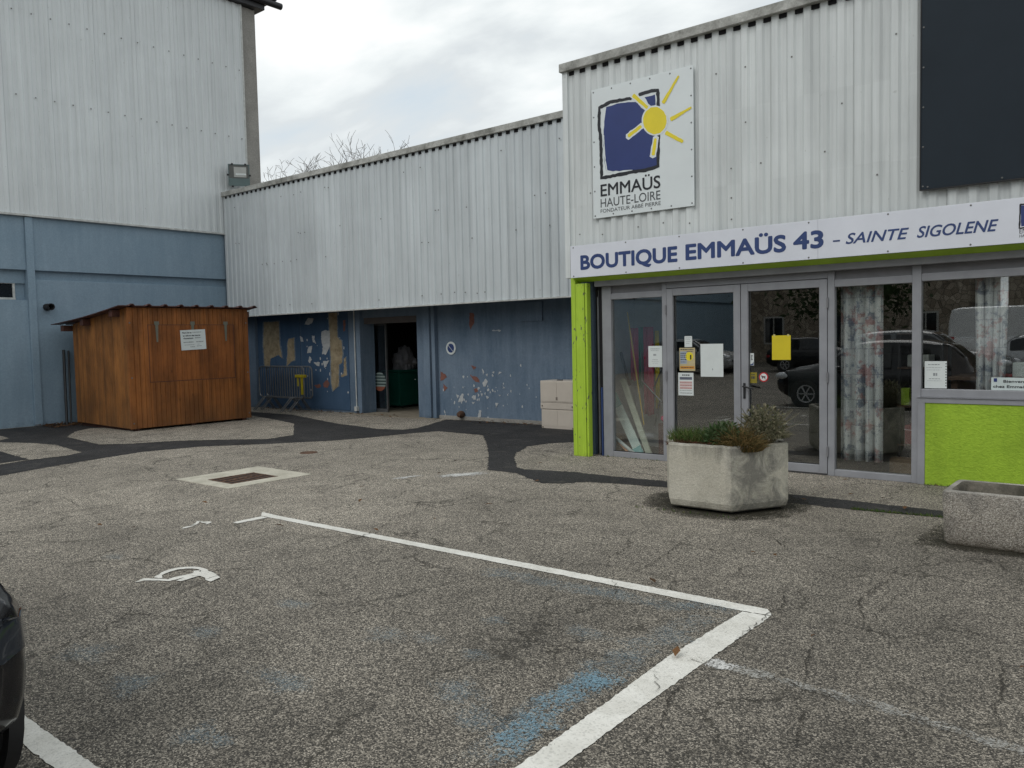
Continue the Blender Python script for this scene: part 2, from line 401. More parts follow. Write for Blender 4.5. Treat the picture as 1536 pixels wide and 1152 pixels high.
M['ink'] = plain('dark ink', (.05, .055, .065), .8)
M['ink_grey'] = plain('grey ink', (.27, .29, .30), .8)
M['alu'] = plain('grey window frame', (.275, .28, .30), .42, .0, .10, 5)
M['alu_dark'] = plain('grey header metal', (.20, .20, .21), .45, .0, .15, 4)
M['green_post'] = chipped_green()
M['green_panel'] = stucco_green()
M['green_lintel'] = plain('lime lintel paint', (.36, .55, .03), .5)
M['sign_white'] = plain('sign board white', (.70, .745, .75), .35, 0, .04, 2)
M['banner_white'] = plain('banner white', (.69, .71, .77), .35, 0, .05, 2)
M['navy'] = plain('navy print', (.028, .055, .17), .45, 0, .12, 3)
M['print_black'] = plain('black print', (.014, .015, .02), .45)
M['print_grey'] = plain('grey print', (.05, .055, .06), .45)
M['logo_blue'] = plain('logo blue print', (.024, .042, .165), .45, 0, .08, 3)
M['logo_yellow'] = plain('logo yellow print', (.78, .64, .03), .45, 0, .06, 3)
M['slate'] = plain('slate grey board', (.019, .027, .036), .7, 0, .10, 1.2, .2)
M['glass'] = glass('shop window glass', .14, (.93, .95, .94))
M['glass_clear'] = glass('plain pane', .10)
M['planter'] = planter_concrete()
M['aggregate'] = aggregate()
M['aggregate_shaded'] = concrete('shaded inner concrete', (.19, .17, .14), (.07, .065, .05), 5, 60)  # trough's inner faces: their shade is put into a darker colour
M['soil'] = plain('potting soil', (.045, .035, .025), .95, 0, .4, 20, None, .6)
M['galv'] = plain('galvanised tube', (.17, .175, .18), .42, .6, .2, 8)
M['yellow'] = plain('yellow plastic', (.36, .29, .012), .5)
M['bin_green'] = plain('green bin plastic', (.010, .105, .075), .45, 0, .1)
M['bag'] = plain('pale bag plastic', (.24, .24, .26), .5, 0, .15, 8)
M['bag_dark'] = plain('dark bag plastic', (.05, .07, .07), .4)
M['beige'] = plain('beige cabinet plastic', (.56, .50, .43), .5, 0, .06, 3)
M['beige_line'] = plain('cabinet joint', (.20, .17, .14), .7)
M['iron'] = plain('rusty cast iron', (.115, .062, .038), .75, .3, .4, 14)
M['drain_frame'] = concrete('pale drain concrete', (.66, .62, .52), (.46, .43, .35), 4, 60)
M['car_black'] = plain('black car paint', (.008, .008, .010), .16, 0, .05)
M['car_silver'] = plain('silver car paint', (.42, .43, .44), .25, .5, .04)
M['car_grey'] = plain('grey car paint', (.15, .155, .16), .25, .4, .04)
M['car_white'] = plain('white van paint', (.70, .71, .71), .25, 0, .04)
M['car_glass'] = plain('car glass', (.012, .014, .016), .05)
M['tyre'] = plain('tyre rubber', (.018, .018, .018), .85)
M['rim'] = plain('alloy rim', (.50, .51, .52), .4, .3)
M['lamp_glass'] = plain('dark lamp lens', (.022, .027, .036), .06, 0, .1)
M['head_glass'] = plain('clear lamp lens', (.62, .64, .66), .08)
M['red_lens'] = plain('red lamp lens', (.30, .012, .012), .15)
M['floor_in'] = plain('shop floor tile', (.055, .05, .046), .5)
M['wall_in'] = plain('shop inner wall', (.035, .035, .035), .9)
M['wall_in_pale'] = plain('pale partition', (.50, .51, .52), .8)
M['curtain'] = curtain_mat()
M['bark'] = bark()
M['masonry'] = masonry()
M['roof_tile'] = plain('clay roof tile', (.22, .10, .06), .85, 0, .3, 3)
M['hedge'] = foliage('hedge leaves', [(.018, .035, .012), (.03, .06, .018), (.05, .085, .03)])
M['shutter'] = plain('pale shutter', (.40, .40, .38), .7)
M['teal'] = plain('teal painted board', (.22, .48, .48), .5, 0, .15)
M['sage'] = plain('sage board', (.52, .54, .44), .6, 0, .1)
M['mint'] = plain('pale mint board', (.66, .76, .72), .5, 0, .1)
M['orange'] = plain('orange board', (.70, .32, .15), .6)
M['pink'] = plain('pink cloth', (.66, .07, .17), .8)
M['green_cloth'] = plain('green cloth', (.06, .26, .17), .8)
M['cardboard'] = plain('cardboard', (.24, .16, .09), .8)
M['red'] = plain('red plastic', (.30, .02, .02), .5)
M['brown'] = plain('dark brown wood', (.09, .05, .03), .6)
M['leaf_dry'] = foliage('dry leaves', [(.10, .05, .02), (.17, .085, .035), (.07, .04, .02)])
M['grass'] = foliage('grass blades', [(.035, .075, .014), (.06, .115, .022), (.10, .14, .035), (.14, .12, .05)])
M['creeper'] = foliage('red brown creeper', [(.085, .03, .018), (.12, .05, .025), (.07, .035, .02), (.06, .07, .02)])
M['leafy'] = foliage('plant leaves', [(.03, .065, .018), (.05, .095, .03), (.09, .12, .06), (.04, .08, .02)])
M['dryplant'] = foliage('dry stems', [(.19, .12, .045), (.27, .18, .07), (.11, .085, .035), (.08, .085, .03)])
M['greybush'] = foliage('grey green leaves', [(.09, .10, .05), (.15, .15, .09), (.27, .24, .16), (.07, .07, .035)])
def lamp_mat():
    k = Mat('lit tube'); return k.done(k.n('Emission', {'Color': (1, .93, .75), 'Strength': 3.0}))
M['tube'] = lamp_mat()
def stripe_mat():
    k = Mat('striped sticker'); p = k.obj(); s = k.sep(p)
    w = k.ramp(k.math('FRACT', k.math('MULTIPLY', s[2], 14.0)), [(.45, 0.0), (.5, 1.0)])
    c = k.mix(w, (.02, .04, .04), (.24, .30, .28))
    c = k.mix(k.ramp(s[2], [(.60, 1.0), (.61, 0.0)]), c, (.22, .07, .04))
    return k.done(k.bsdf(c, .5))
M['sticker'] = stripe_mat()

# ------------------------------------------------------------------ outlines in metres
LOGO_STROKE = [[(-5.102,4.534),(-5.109,4.734),(-5.248,4.745),(-5.38,4.729)],[(-5.493,4.713),(-5.809,4.726),(-5.983,4.688),(-5.991,4.472),(-5.969,4.25),(-5.963,3.993),(-5.967,3.766),(-5.826,3.764),(-5.508,3.772),(-5.262,3.771),(-5.118,3.794),(-5.109,4.035),(-5.107,4.19)]]
LOGO_BLUE = [[(-5.874,4.676),(-5.788,4.677),(-5.703,4.687),(-5.494,4.664),(-5.412,4.651),(-5.352,4.566),(-5.272,4.507),(-5.234,4.369),(-5.206,4.225),(-5.137,4.178),(-5.117,4.14),(-5.122,3.803),(-5.242,3.791),(-5.404,3.791),(-5.57,3.811),(-5.803,3.824),(-5.889,3.846),(-5.919,3.987),(-5.926,4.242),(-5.91,4.493)],[(-5.299,4.686),(-5.149,4.69),(-5.141,4.559),(-5.201,4.554),(-5.25,4.598)]]
LOGO_WHITE = [[(-5.92,4.314),(-5.914,4.131),(-5.904,3.984),(-5.878,3.844),(-5.792,3.817)]]
LOGO_SUN = [[(-4.987,4.336),(-4.99,4.307),(-4.999,4.281),(-5.009,4.254),(-5.029,4.236),(-5.047,4.22),(-5.073,4.203),(-5.098,4.197),(-5.127,4.198),(-5.156,4.195),(-5.185,4.203),(-5.215,4.221),(-5.239,4.233),(-5.267,4.255),(-5.283,4.283),(-5.305,4.308),(-5.312,4.336),(-5.324,4.369),(-5.322,4.398),(-5.322,4.428),(-5.312,4.453),(-5.3,4.478),(-5.282,4.502),(-5.261,4.516),(-5.237,4.527),(-5.209,4.539),(-5.181,4.538),(-5.152,4.533),(-5.122,4.53),(-5.095,4.515),(-5.067,4.494),(-5.047,4.477),(-5.022,4.451),(-5.011,4.423),(-4.993,4.395),(-4.993,4.366)]]
LOGO_HALO = [[(-4.968,4.332),(-4.971,4.3),(-4.98,4.271),(-4.994,4.244),(-5.013,4.22),(-5.036,4.201),(-5.062,4.187),(-5.092,4.178),(-5.124,4.175),(-5.156,4.178),(-5.189,4.187),(-5.221,4.201),(-5.251,4.22),(-5.278,4.244),(-5.301,4.271),(-5.32,4.302),(-5.334,4.334),(-5.342,4.368),(-5.344,4.402),(-5.341,4.434),(-5.332,4.464),(-5.317,4.492),(-5.297,4.515),(-5.274,4.534),(-5.246,4.548),(-5.216,4.556),(-5.184,4.558),(-5.151,4.554),(-5.119,4.545),(-5.087,4.531),(-5.058,4.511),(-5.032,4.487),(-5.009,4.46),(-4.991,4.43),(-4.978,4.398),(-4.97,4.365)]]
LOGO_RAYS = [[(-4.818,4.842),(-5.033,4.564)],[(-4.653,4.43),(-4.929,4.339)],[(-4.77,4.039),(-4.999,4.189)],[(-5.147,4.137),(-5.184,3.943)],[(-5.355,4.33),(-5.542,4.24)],[(-5.261,4.548),(-5.462,4.745)]]
LOGO_TXT = [[(-5.983,3.517),(-5.086,3.52),(-5.98,3.685),(-5.084,3.667)],[(-5.985,3.374),(-5.088,3.376),(-5.983,3.493),(-5.086,3.48)],[(-5.987,3.304),(-5.085,3.302),(-5.986,3.352),(-5.084,3.347)]]
PEEL_BEIGE = [[(-18.298,2.215),(-17.649,2.219),(-17.645,1.655),(-17.55,1.278),(-17.703,1.372),(-18.072,1.278),(-18.105,1.087),(-18.332,1.086),(-18.355,1.664)],[(-17.245,1.766),(-17.031,1.797),(-17.028,1.23),(-17.164,1.207),(-17.365,1.09),(-17.311,1.464),(-17.311,1.65)],[(-15.628,2.356),(-15.316,2.366),(-15.33,1.777),(-15.181,1.688),(-15.155,1.404),(-15.19,1.187),(-15.313,1.121),(-15.339,0.637),(-15.446,0.569),(-15.554,0.5),(-15.614,0.676),(-15.599,1.274),(-15.609,1.738)],[(-15.118,1.274),(-15.048,1.317),(-15.037,0.882),(-15.225,0.836),(-15.24,0.88),(-15.136,0.925)]]
PEEL_WHITE = [[(-15.916,1.922),(-15.754,1.962),(-15.606,1.926),(-15.614,1.584),(-15.712,1.452),(-15.787,1.364),(-15.928,1.387),(-15.884,1.543),(-15.944,1.744)],[(-16.783,1.827),(-16.69,1.802),(-16.649,1.687),(-16.753,1.7)],[(-16.425,1.571),(-16.296,1.581),(-16.361,1.412),(-16.509,1.412),(-16.485,1.503)],[(-16.421,1.333),(-16.334,1.253),(-16.412,1.162),(-16.483,1.208)],[(-16.264,1.185),(-16.029,1.185),(-16.053,1.084),(-16.16,1.106)],[(-15.903,1.208),(-15.654,1.23),(-15.766,1.119),(-15.858,1.052)],[(-16.578,2.118),(-16.421,2.272),(-16.204,2.242),(-16.283,2.133),(-16.431,2.103)],[(-16.3,1.84),(-16.192,1.816),(-16.214,1.748),(-16.148,1.635),(-16.272,1.682)],[(-10.81,0.758),(-10.722,0.862),(-10.672,0.812),(-10.744,0.695)],[(-10.817,1.067),(-10.768,1.016),(-10.787,0.938)],[(-10.366,1.006),(-10.3,0.994),(-10.4,0.943)],[(-10.275,0.743),(-10.227,0.681),(-10.283,0.667)],[(-11.077,0.519),(-11.007,0.521),(-11.01,0.43),(-11.08,0.428)],[(-11.395,0.537),(-11.341,0.538),(-11.364,0.38),(-11.509,0.362)],[(-11.539,0.533),(-11.468,0.495),(-11.506,0.441)],[(-10.484,0.382),(-10.401,0.373),(-10.47,0.281)],[(-10.931,0.212),(-10.862,0.215),(-10.883,0.084),(-10.97,0.054)],[(-11.117,0.375),(-11.029,0.39),(-11.083,0.337)],[(-10.954,0.561),(-10.903,0.524),(-10.939,0.484)],[(-10.868,0.564),(-10.816,0.565),(-10.835,0.5)],[(-10.523,1.828),(-10.292,1.828),(-10.309,1.806),(-10.507,1.81)],[(-10.732,0.516),(-10.648,0.492),(-10.7,0.452)],[(-10.412,0.55),(-10.33,0.544),(-10.364,0.518)],[(-11.9,0.188),(-11.848,0.069),(-11.886,0.067)],[(-10.719,0.939),(-10.668,0.965),(-10.676,0.901)],[(-10.549,0.992),(-10.491,1.013),(-10.499,0.967)]]
PEEL_RED = [[(-16.279,0.619),(-16.077,0.657),(-16.008,0.602),(-16.155,0.553)],[(-15.932,0.67),(-15.785,0.762),(-15.684,0.675),(-15.76,0.573),(-15.902,0.581)],[(-15.105,2.163),(-15.02,2.182),(-15.04,1.924),(-15.102,1.903)],[(-11.108,2.203),(-11.005,2.174),(-10.994,1.994),(-11.103,1.855),(-11.134,1.946)],[(-11.126,1.143),(-10.971,1.091),(-11.042,1.039)],[(-11.151,0.934),(-10.944,0.885),(-10.878,0.783),(-11.015,0.806)],[(-11.055,0.65),(-10.951,0.665),(-10.936,0.588),(-11.023,0.573)],[(-11.989,1.006),(-11.835,0.927),(-11.801,0.874),(-11.989,0.791)],[(-11.917,0.738),(-11.79,0.66),(-11.885,0.578)]]
SYMBOL_WC = [[(-5.612,2.637),(-5.659,2.72),(-5.61,2.74),(-5.538,2.785),(-5.487,2.804),(-5.496,2.865),(-5.486,2.944),(-5.489,2.989),(-5.446,2.983),(-5.445,2.942),(-5.447,2.798),(-5.505,2.768),(-5.578,2.724),(-5.612,2.696)],[(-5.408,2.832),(-5.436,2.938),(-5.435,2.991),(-5.377,2.99),(-5.386,2.963),(-5.373,2.841)],[(-5.611,2.774),(-5.64,2.799),(-5.652,2.828),(-5.694,2.873),(-5.719,2.942),(-5.714,2.993),(-5.681,3.046),(-5.636,3.082),(-5.586,3.101),(-5.523,3.101),(-5.495,3.076),(-5.558,3.076),(-5.607,3.06),(-5.645,3.026),(-5.675,2.972),(-5.666,2.914),(-5.648,2.863),(-5.622,2.828),(-5.554,2.797)],[(-5.53,3.03),(-5.494,3.056),(-5.47,3.04),(-5.502,3.072),(-5.527,3.103),(-5.489,3.103),(-5.442,3.081),(-5.379,3.083),(-5.219,3.045),(-5.182,2.959),(-5.246,2.96),(-5.283,2.984),(-5.368,2.99),(-5.428,2.965),(-5.475,2.984),(-5.486,3.008)]]
SYMBOL_HEAD = [[(-6.935,3.702),(-6.958,3.762),(-6.949,3.807),(-6.957,3.842),(-6.984,3.844),(-6.974,3.808),(-7.014,3.881),(-7.086,3.936),(-7.077,3.952),(-7.022,3.91),(-6.967,3.855),(-6.925,3.791),(-6.916,3.738),(-6.917,3.699)],[(-7.069,3.947),(-7.005,3.946),(-6.976,3.985),(-6.934,3.986),(-6.908,3.953),(-6.89,3.914),(-6.911,3.92),(-6.932,3.96),(-6.972,3.927)]]
GROUND_PATCH = [(-11.9,3.43),(-11.91,3.89),(-12.13,4.46),(-12.35,5.17),(-12.56,6.1),(-12.33,6.95),(-11.62,7.73),(-10.98,8.6),(-10.76,9.13),(-10.63,9.75),(-10.5,10.16),(-10.37,10.47),(-9.73,10.47),(-9.21,10.42),(-8.46,9.64),(-7.64,8.75),(-6.71,7.66),(-6.24,7.66),(-5.88,7.44),(-5.56,7.27),(-5.36,7.38),(-5.15,7.63),(-4.85,7.7),(-4.28,7.79),(-2.9,7.71),(-2.21,7.73),(-1.57,7.82),(-0.95,7.82),(-0.99,8.15),(-1.63,8.11),(-2.32,8.13),(-3.06,8.13),(-4.47,8.13),(-5.09,8.09),(-5.72,8.09),(-6.35,7.94),(-6.53,8.02),(-7.07,8.64),(-7.37,9.06),(-7.5,9.39),(-7.65,9.65),(-7.57,10.14),(-7.34,10.4),(-7.03,10.73),(-7.72,11.79),(-8.46,11.98),(-9.37,12.26),(-10.75,12.24),(-11.73,12.11),(-11.29,11.12),(-11.09,10.63),(-11.15,10.35),(-11.69,10.19),(-12.55,10.37),(-13.12,10.44),(-14.42,10.83),(-15.9,11.27),(-17.51,11.24),(-17.53,10.48),(-19.32,7.84),(-18.88,6.98),(-18.89,6.22),(-18.84,5.49)]
ISLANDS = [[(-16.26,10.57),(-15.02,10.28),(-14.0,9.98),(-12.28,8.73),(-12.18,8.13),(-12.84,7.65),(-13.41,7.15),(-13.74,6.53),(-14.16,6.16),(-15.96,6.35),(-16.81,6.85),(-17.23,7.29),(-16.74,7.97),(-16.94,10.76)],[(-16.92,4.92),(-16.21,5.32),(-15.51,5.61),(-14.82,5.71),(-13.38,5.53),(-13.18,5.23),(-13.19,4.67),(-13.04,4.27),(-12.96,3.75)],[(-18.11,5.27),(-17.47,5.74),(-16.76,5.67),(-16.57,5.44),(-17.3,5.03)]]
ISL_TRI = [(-15.99,4.64),(-14.72,4.83),(-13.23,4.72),(-13.17,4.31),(-13.1,3.79)]
CRACKS = [[(-9.0,2.92),(-8.75,3.19),(-8.59,3.44),(-8.56,3.69),(-8.62,4.07),(-8.61,4.51),(-8.62,4.88)],
[(-9.0,6.38),(-9.02,6.83),(-9.06,7.23),(-9.24,7.97),(-9.41,8.81),(-9.49,9.34)],
[(-5.0,2.38),(-5.01,2.48),(-5.08,2.64),(-5.19,2.83),(-5.3,3.1)],
[(-4.37,1.52),(-4.36,1.67),(-4.29,1.81),(-4.31,2.03),(-4.37,2.27),(-4.36,2.41),(-4.37,2.61)],
[(-5.21,3.43),(-5.21,3.79),(-5.22,4.05),(-5.34,4.51),(-5.48,4.86),(-5.51,5.13)],
[(-2.75,1.86),(-2.77,2.04),(-2.78,2.24),(-2.75,2.4)],
[(-2.84,2.85),(-2.79,2.98),(-2.75,3.06)],
[(-2.94,3.46),(-2.76,3.44),(-2.55,3.41),(-2.35,3.44),(-2.18,3.48),(-1.92,3.43)],
[(-5.33,4.57),(-5.58,5.02),(-5.67,5.37),(-6.03,5.83),(-6.49,6.06)],
[(-2.89,4.63),(-2.9,5.02),(-2.97,5.53),(-3.08,6.1),(-3.05,6.31)],
[(-2.91,4.58),(-2.75,4.38),(-2.72,4.16)],
[(-1.93,5.13),(-1.78,4.61),(-1.71,4.45)],
[(-1.46,4.23),(-1.41,4.02),(-1.32,3.74)],
[(-1.27,4.58),(-1.31,4.95),(-1.3,5.25),(-1.3,5.49)],
[(-1.27,4.58),(-1.47,5.05),(-1.47,5.37),(-1.44,5.66),(-1.48,6.01)],
[(-1.73,3.73),(-1.73,3.54),(-1.77,3.28),(-1.66,2.92),(-1.64,2.76),(-1.64,2.56)],
[(-1.71,3.78),(-1.46,3.7),(-1.29,3.67),(-1.11,3.68),(-0.94,3.65),(-0.75,3.63),(-0.58,3.62),(-0.42,3.58)],
[(-1.32,3.61),(-1.22,3.43),(-1.16,3.19),(-1.18,3.04)],
[(-0.66,4.67),(-0.59,4.24),(-0.56,3.93),(-0.55,3.79)],
[(-0.75,3.63),(-0.66,3.69),(-0.54,3.8),(-0.45,3.76)],
[(-0.93,4.95),(-0.76,4.89),(-0.66,4.84)],
[(-2.68,6.37),(-2.46,6.25),(-2.19,5.95)],
[(-1.07,6.61),(-0.92,6.4),(-0.74,6.15)],
[(-6.24,5.91),(-5.88,6.36),(-5.24,6.27),(-4.85,6.21)],
[(-0.91,3.63),(-0.81,3.45),(-0.74,3.24)],
[(-1.94,3.41),(-1.85,3.31),(-1.83,3.23)],
[(-9.62,3.72),(-8.82,3.6),(-8.46,3.65)],
[(-1.83,4.87),(-1.82,4.24),(-1.76,3.76)]]
BLUE_SPOTS = [(-3.39,2.98),(-4.35,3.0),(-3.08,3.54),(-2.52,3.68),(-2.19,4.46),(-2.59,2.72),(-2.31,2.55),(-3.38,2.27),(-3.19,1.74),(-4.49,1.83),(-6.49,2.86),(-3.04,1.75),(-3.92,1.78),(-2.78,3.07),(-3.17,3.08),(-4.31,2.38)]

# ------------------------------------------------------------------ geometry helpers
def link(o): COL.objects.link(o); return o
MW = {}                                     # world matrix of every thing we parent to
def tag(o, label=None, cat=None, group=None, kind=None):
    if label: o['label'] = label
    if cat: o['category'] = cat
    if group: o['group'] = group
    if kind: o['kind'] = kind
    return o
def thing(name, label, cat, loc=(0, 0, 0), rotz=0.0, group=None):
    o = link(bpy.data.objects.new(name, None))
    o.empty_display_size = .2
    o.location = loc; o.rotation_euler = (0, 0, rotz)
    MW[o] = Matrix.Translation(loc) @ Matrix.Rotation(rotz, 4, 'Z')
    return tag(o, label, cat, group)
def copy_tree(o, parent=None):
    c = o.copy(); COL.objects.link(c); c.parent = parent
    for ch in o.children: copy_tree(ch, c)
    return c

class MB:
    """collects faces in world coordinates, then becomes ONE mesh object"""
    def __init__(s): s.v = []; s.f = []; s.mi = []; s.cur = 0
    def add(s, vs, fs):
        o = len(s.v); s.v += [Vector(v) for v in vs]
        s.f += [tuple(i + o for i in f) for f in fs]; s.mi += [s.cur] * len(fs); return s
    def box(s, x0, x1, y0, y1, z0, z1, mat=None):
        vs = [Vector((x, y, z)) for z in (z0, z1) for y in (y0, y1) for x in (x0, x1)]
        if mat is not None: vs = [mat @ v for v in vs]
        return s.add(vs, [(0, 2, 3, 1), (4, 5, 7, 6), (0, 1, 5, 4), (2, 6, 7, 3), (0, 4, 6, 2), (1, 3, 7, 5)])
    def beam(s, a, b, w, t, up=(0, 0, 1)):
        """rectangular bar from a to b"""
        a = Vector(a); b = Vector(b); d = (b - a).normalized(); sx = d.cross(Vector(up))
        if sx.length < 1e-4: sx = d.cross(Vector((1, 0, 0)))
        sx.normalize(); sy = sx.cross(d)
        q = [(-1, -1), (1, -1), (1, 1), (-1, 1)]
        vs = [p + sx * (i * w / 2) + sy * (j * t / 2) for p in (a, b) for i, j in q]
        return s.add(vs, [(3, 2, 1, 0), (4, 5, 6, 7)] + [(k, (k + 1) % 4, 4 + (k + 1) % 4, 4 + k) for k in range(4)])
    def tube(s, pts, r, n=8, r1=None, cap=True):
        pts = [Vector(p) for p in pts]; vs = []; L = len(pts)
        prev = None
        for i, p in enumerate(pts):
            d = (pts[min(i + 1, L - 1)] - pts[max(i - 1, 0)])
            d = d.normalized() if d.length > 1e-9 else Vector((0, 0, 1))
            if prev is None:
                u = d.orthogonal().normalized()
            else:
                u = prev - d * prev.dot(d)
                u = u.normalized() if u.length > 1e-6 else d.orthogonal().normalized()
            prev = u; w = d.cross(u)
            rr = r if r1 is None else r + (r1 - r) * i / max(1, L - 1)
            vs += [p + (u * math.cos(2 * math.pi * k / n) + w * math.sin(2 * math.pi * k / n)) * rr for k in range(n)]
        fs = [(i * n + k, i * n + (k + 1) % n, (i + 1) * n + (k + 1) % n, (i + 1) * n + k) for i in range(L - 1) for k in range(n)]
        if cap: fs += [tuple(reversed(range(n))), tuple(range((L - 1) * n, L * n))]
        return s.add(vs, fs)
    def lathe(s, prof, n=24, axis='Z', c=(0, 0, 0), mat=None, cap=True):
        """prof: (radius, height) pairs"""
        c = Vector(c); vs = []
        for r, h in prof:
            for k in range(n):
                a = 2 * math.pi * k / n; p = (r * math.cos(a), r * math.sin(a), h)
                if axis == 'Y': p = (p[0], p[2], p[1])
                if axis == 'X': p = (p[2], p[0], p[1])
                p = Vector(p)
                if mat is not None: p = mat @ p
                vs.append(p + c)
        m = len(prof)
        fs = [(i * n + k, i * n + (k + 1) % n, (i + 1) * n + (k + 1) % n, (i + 1) * n + k) for i in range(m - 1) for k in range(n)]
        if cap: fs += [tuple(reversed(range(n))), tuple(range((m - 1) * n, m * n))]
        return s.add(vs, fs)
    def prism(s, poly, fn0, fn1):
        """closed 2D outline carried to two 3D sheets fn0, fn1"""
        n = len(poly)
        vs = [fn0(*p) for p in poly] + [fn1(*p) for p in poly]
        return s.add(vs, [tuple(reversed(range(n))), tuple(range(n, 2 * n))] + [(k, (k + 1) % n, n + (k + 1) % n, n + k) for k in range(n)])
    def corr(s, A, B, nrm, z0, z1, pitch, prof, start=0.0):
        """ribbed sheet from A to B (xy), ribs stand out along nrm; z0, z1 numbers or functions of distance"""
        A = Vector((*A, 0)); B = Vector((*B, 0)); d = (B - A); L = d.length; d.normalize(); nrm = Vector((*nrm, 0))
        u = -start; pts = []
        while u < L:
            for fr, dep in prof: pts.append((u + fr * pitch, dep))
            u += pitch
        pts = [p for p in pts if 0 <= p[0] <= L]
        if pts[0][0] > 0: pts.insert(0, (0.0, pts[0][1]))
        if pts[-1][0] < L: pts.append((L, pts[-1][1]))
        f0 = z0 if callable(z0) else (lambda t: z0); f1 = z1 if callable(z1) else (lambda t: z1)
        vs = []
        for t, dep in pts:
            p = A + d * t + nrm * dep
            vs += [p + Vector((0, 0, f0(t))), p + Vector((0, 0, f1(t)))]
        return s.add(vs, [(2 * i, 2 * i + 2, 2 * i + 3, 2 * i + 1) for i in range(len(pts) - 1)])
    def build(s, name, mats, parent=None, bevel=0.0, smooth=False, tri=False, seg=2):
        if not isinstance(mats, (list, tuple)): mats = [mats]
        inv = MW[parent].inverted() if parent is not None else Matrix.Identity(4)
        me = bpy.data.meshes.new(name)
        me.from_pydata([tuple(inv @ v) for v in s.v], [], s.f)
        for m in mats: me.materials.append(M[m] if isinstance(m, str) else m)
        me.polygons.foreach_set('material_index', s.mi)
        bm = bmesh.new(); bm.from_mesh(me)
        if tri: bmesh.ops.triangulate(bm, faces=[f for f in bm.faces if len(f.verts) > 4])
        bmesh.ops.recalc_face_normals(bm, faces=bm.faces)
        if bevel > 0:
            es = [e for e in bm.edges if len(e.link_faces) == 2 and e.calc_face_angle(0) > .6]
            bmesh.ops.bevel(bm, geom=es, offset=bevel, segments=seg, profile=.6, affect='EDGES', clamp_overlap=True)
        bm.to_mesh(me); bm.free()
        if smooth:
            me.polygons.foreach_set('use_smooth', [True] * len(me.polygons))
            try: me.set_sharp_from_angle(angle=R(40))
            except Exception: pass
        me.update()
        o = link(bpy.data.objects.new(name, me))
        if parent is not None: o.parent = parent; MW[o] = MW[parent]
        else: MW[o] = Matrix.Identity(4)
        return o

def rotbox(cx, cy, cz, rz=0, rx=0, ry=0):
    return Matrix.Translation((cx, cy, cz)) @ Matrix.Rotation(rz, 4, 'Z') @ Matrix.Rotation(ry, 4, 'Y') @ Matrix.Rotation(rx, 4, 'X')

_txt = {}
def text_geo(body, offset=0.0, shear=0.0):
    key = (body, offset, shear)
    if key in _txt: return _txt[key]
    c = bpy.data.curves.new("lettering", 'FONT'); c.body = body; c.size = 1.0; c.offset = offset; c.shear = shear
    c.fill_mode = 'FRONT' if False else 'BOTH'; c.extrude = 0.0; c.resolution_u = 4
    o = link(bpy.data.objects.new("lettering", c))
    dg = bpy.context.evaluated_depsgraph_get(); dg.update()
    me = bpy.data.meshes.new_from_object(o.evaluated_get(dg))
    vs = [v.co.copy() for v in me.vertices]; fs = [tuple(p.vertices) for p in me.polygons]
    bpy.data.objects.remove(o); bpy.data.curves.remove(c); bpy.data.meshes.remove(me)
    _txt[key] = (vs, fs); return vs, fs
def text_on(mb, body, x0, x1, zb, cap, fn, bold=0.0, shear=0.0, step=(0, -.00008, 0)):
    """fit lettering between x0 and x1, baseline zb, capital height cap; fn maps (u, v) to 3D; bold thickens the strokes"""
    vs, fs = text_geo(body, 0.0, shear)
    if not vs: return
    mn = min(v.x for v in vs); mx = max(v.x for v in vs)
    E, _ = text_geo("E"); base = min(v.y for v in E); top = max(v.y for v in E)
    sx = (x1 - x0 - 2 * bold) / (mx - mn); sz = (cap - 2 * bold) / (top - base)
    ring = [(0, 0)] + ([(bold * math.cos(k * .5236), bold * math.sin(k * .5236)) for k in range(12)] if bold else [])
    for n, (du, dv) in enumerate(ring):
        off = Vector(step) * n
        mb.add([fn(x0 + bold + (v.x - mn) * sx + du, zb + bold + (v.y - base) * sz + dv) + off for v in vs], fs)
def wall_y(y): return lambda u, v: Vector((u, y, v))

def jitter_loop(pts, step, amp):
    out = []; n = len(pts)
    for i in range(n):
        a = Vector(pts[i]); b = Vector(pts[(i + 1) % n]); d = b - a; m = max(1, int(d.length / step))
        for j in range(m):
            p = a + d * (j / m)
            if j: p += Vector((random.gauss(0, amp), random.gauss(0, amp)))
            out.append((p.x, p.y))
    return out
def sheet(name, pts, z, mat, parent, step=.12, amp=.008):
    mb = MB(); q = jitter_loop(pts, step, amp) if step else pts
    mb.add([(x, y, z) for x, y in q], [tuple(range(len(q)))])
    return mb.build(name, mat, parent, tri=True)
def set_fade(o, vals):
    at = o.data.attributes.new('fade', 'FLOAT', 'POINT'); at.data.foreach_set('value', vals); return o
def faded_spot(name, pts, z, mat):
    """a patch of worn paint: full in the middle, thinning to nothing at its edge"""
    q = jitter_loop(pts, .05, .015); n = len(q); cx = sum(p[0] for p in q) / n; cy = sum(p[1] for p in q) / n
    mb = MB(); vs = [(cx, cy, z)]; val = [1.0]
    for f, w in ((.35, .9), (.7, .55), (1.0, 0.0)):
        vs += [(cx + (x - cx) * f, cy + (y - cy) * f, z) for x, y in q]; val += [w] * n
    fs = [(0, 1 + i, 1 + (i + 1) % n) for i in range(n)]
    for r in range(2): fs += [(1 + r * n + i, 1 + (r + 1) * n + i, 1 + (r + 1) * n + (i + 1) % n, 1 + r * n + (i + 1) % n) for i in range(n)]
    mb.add(vs, fs); return set_fade(mb.build(name, mat, ground), val)
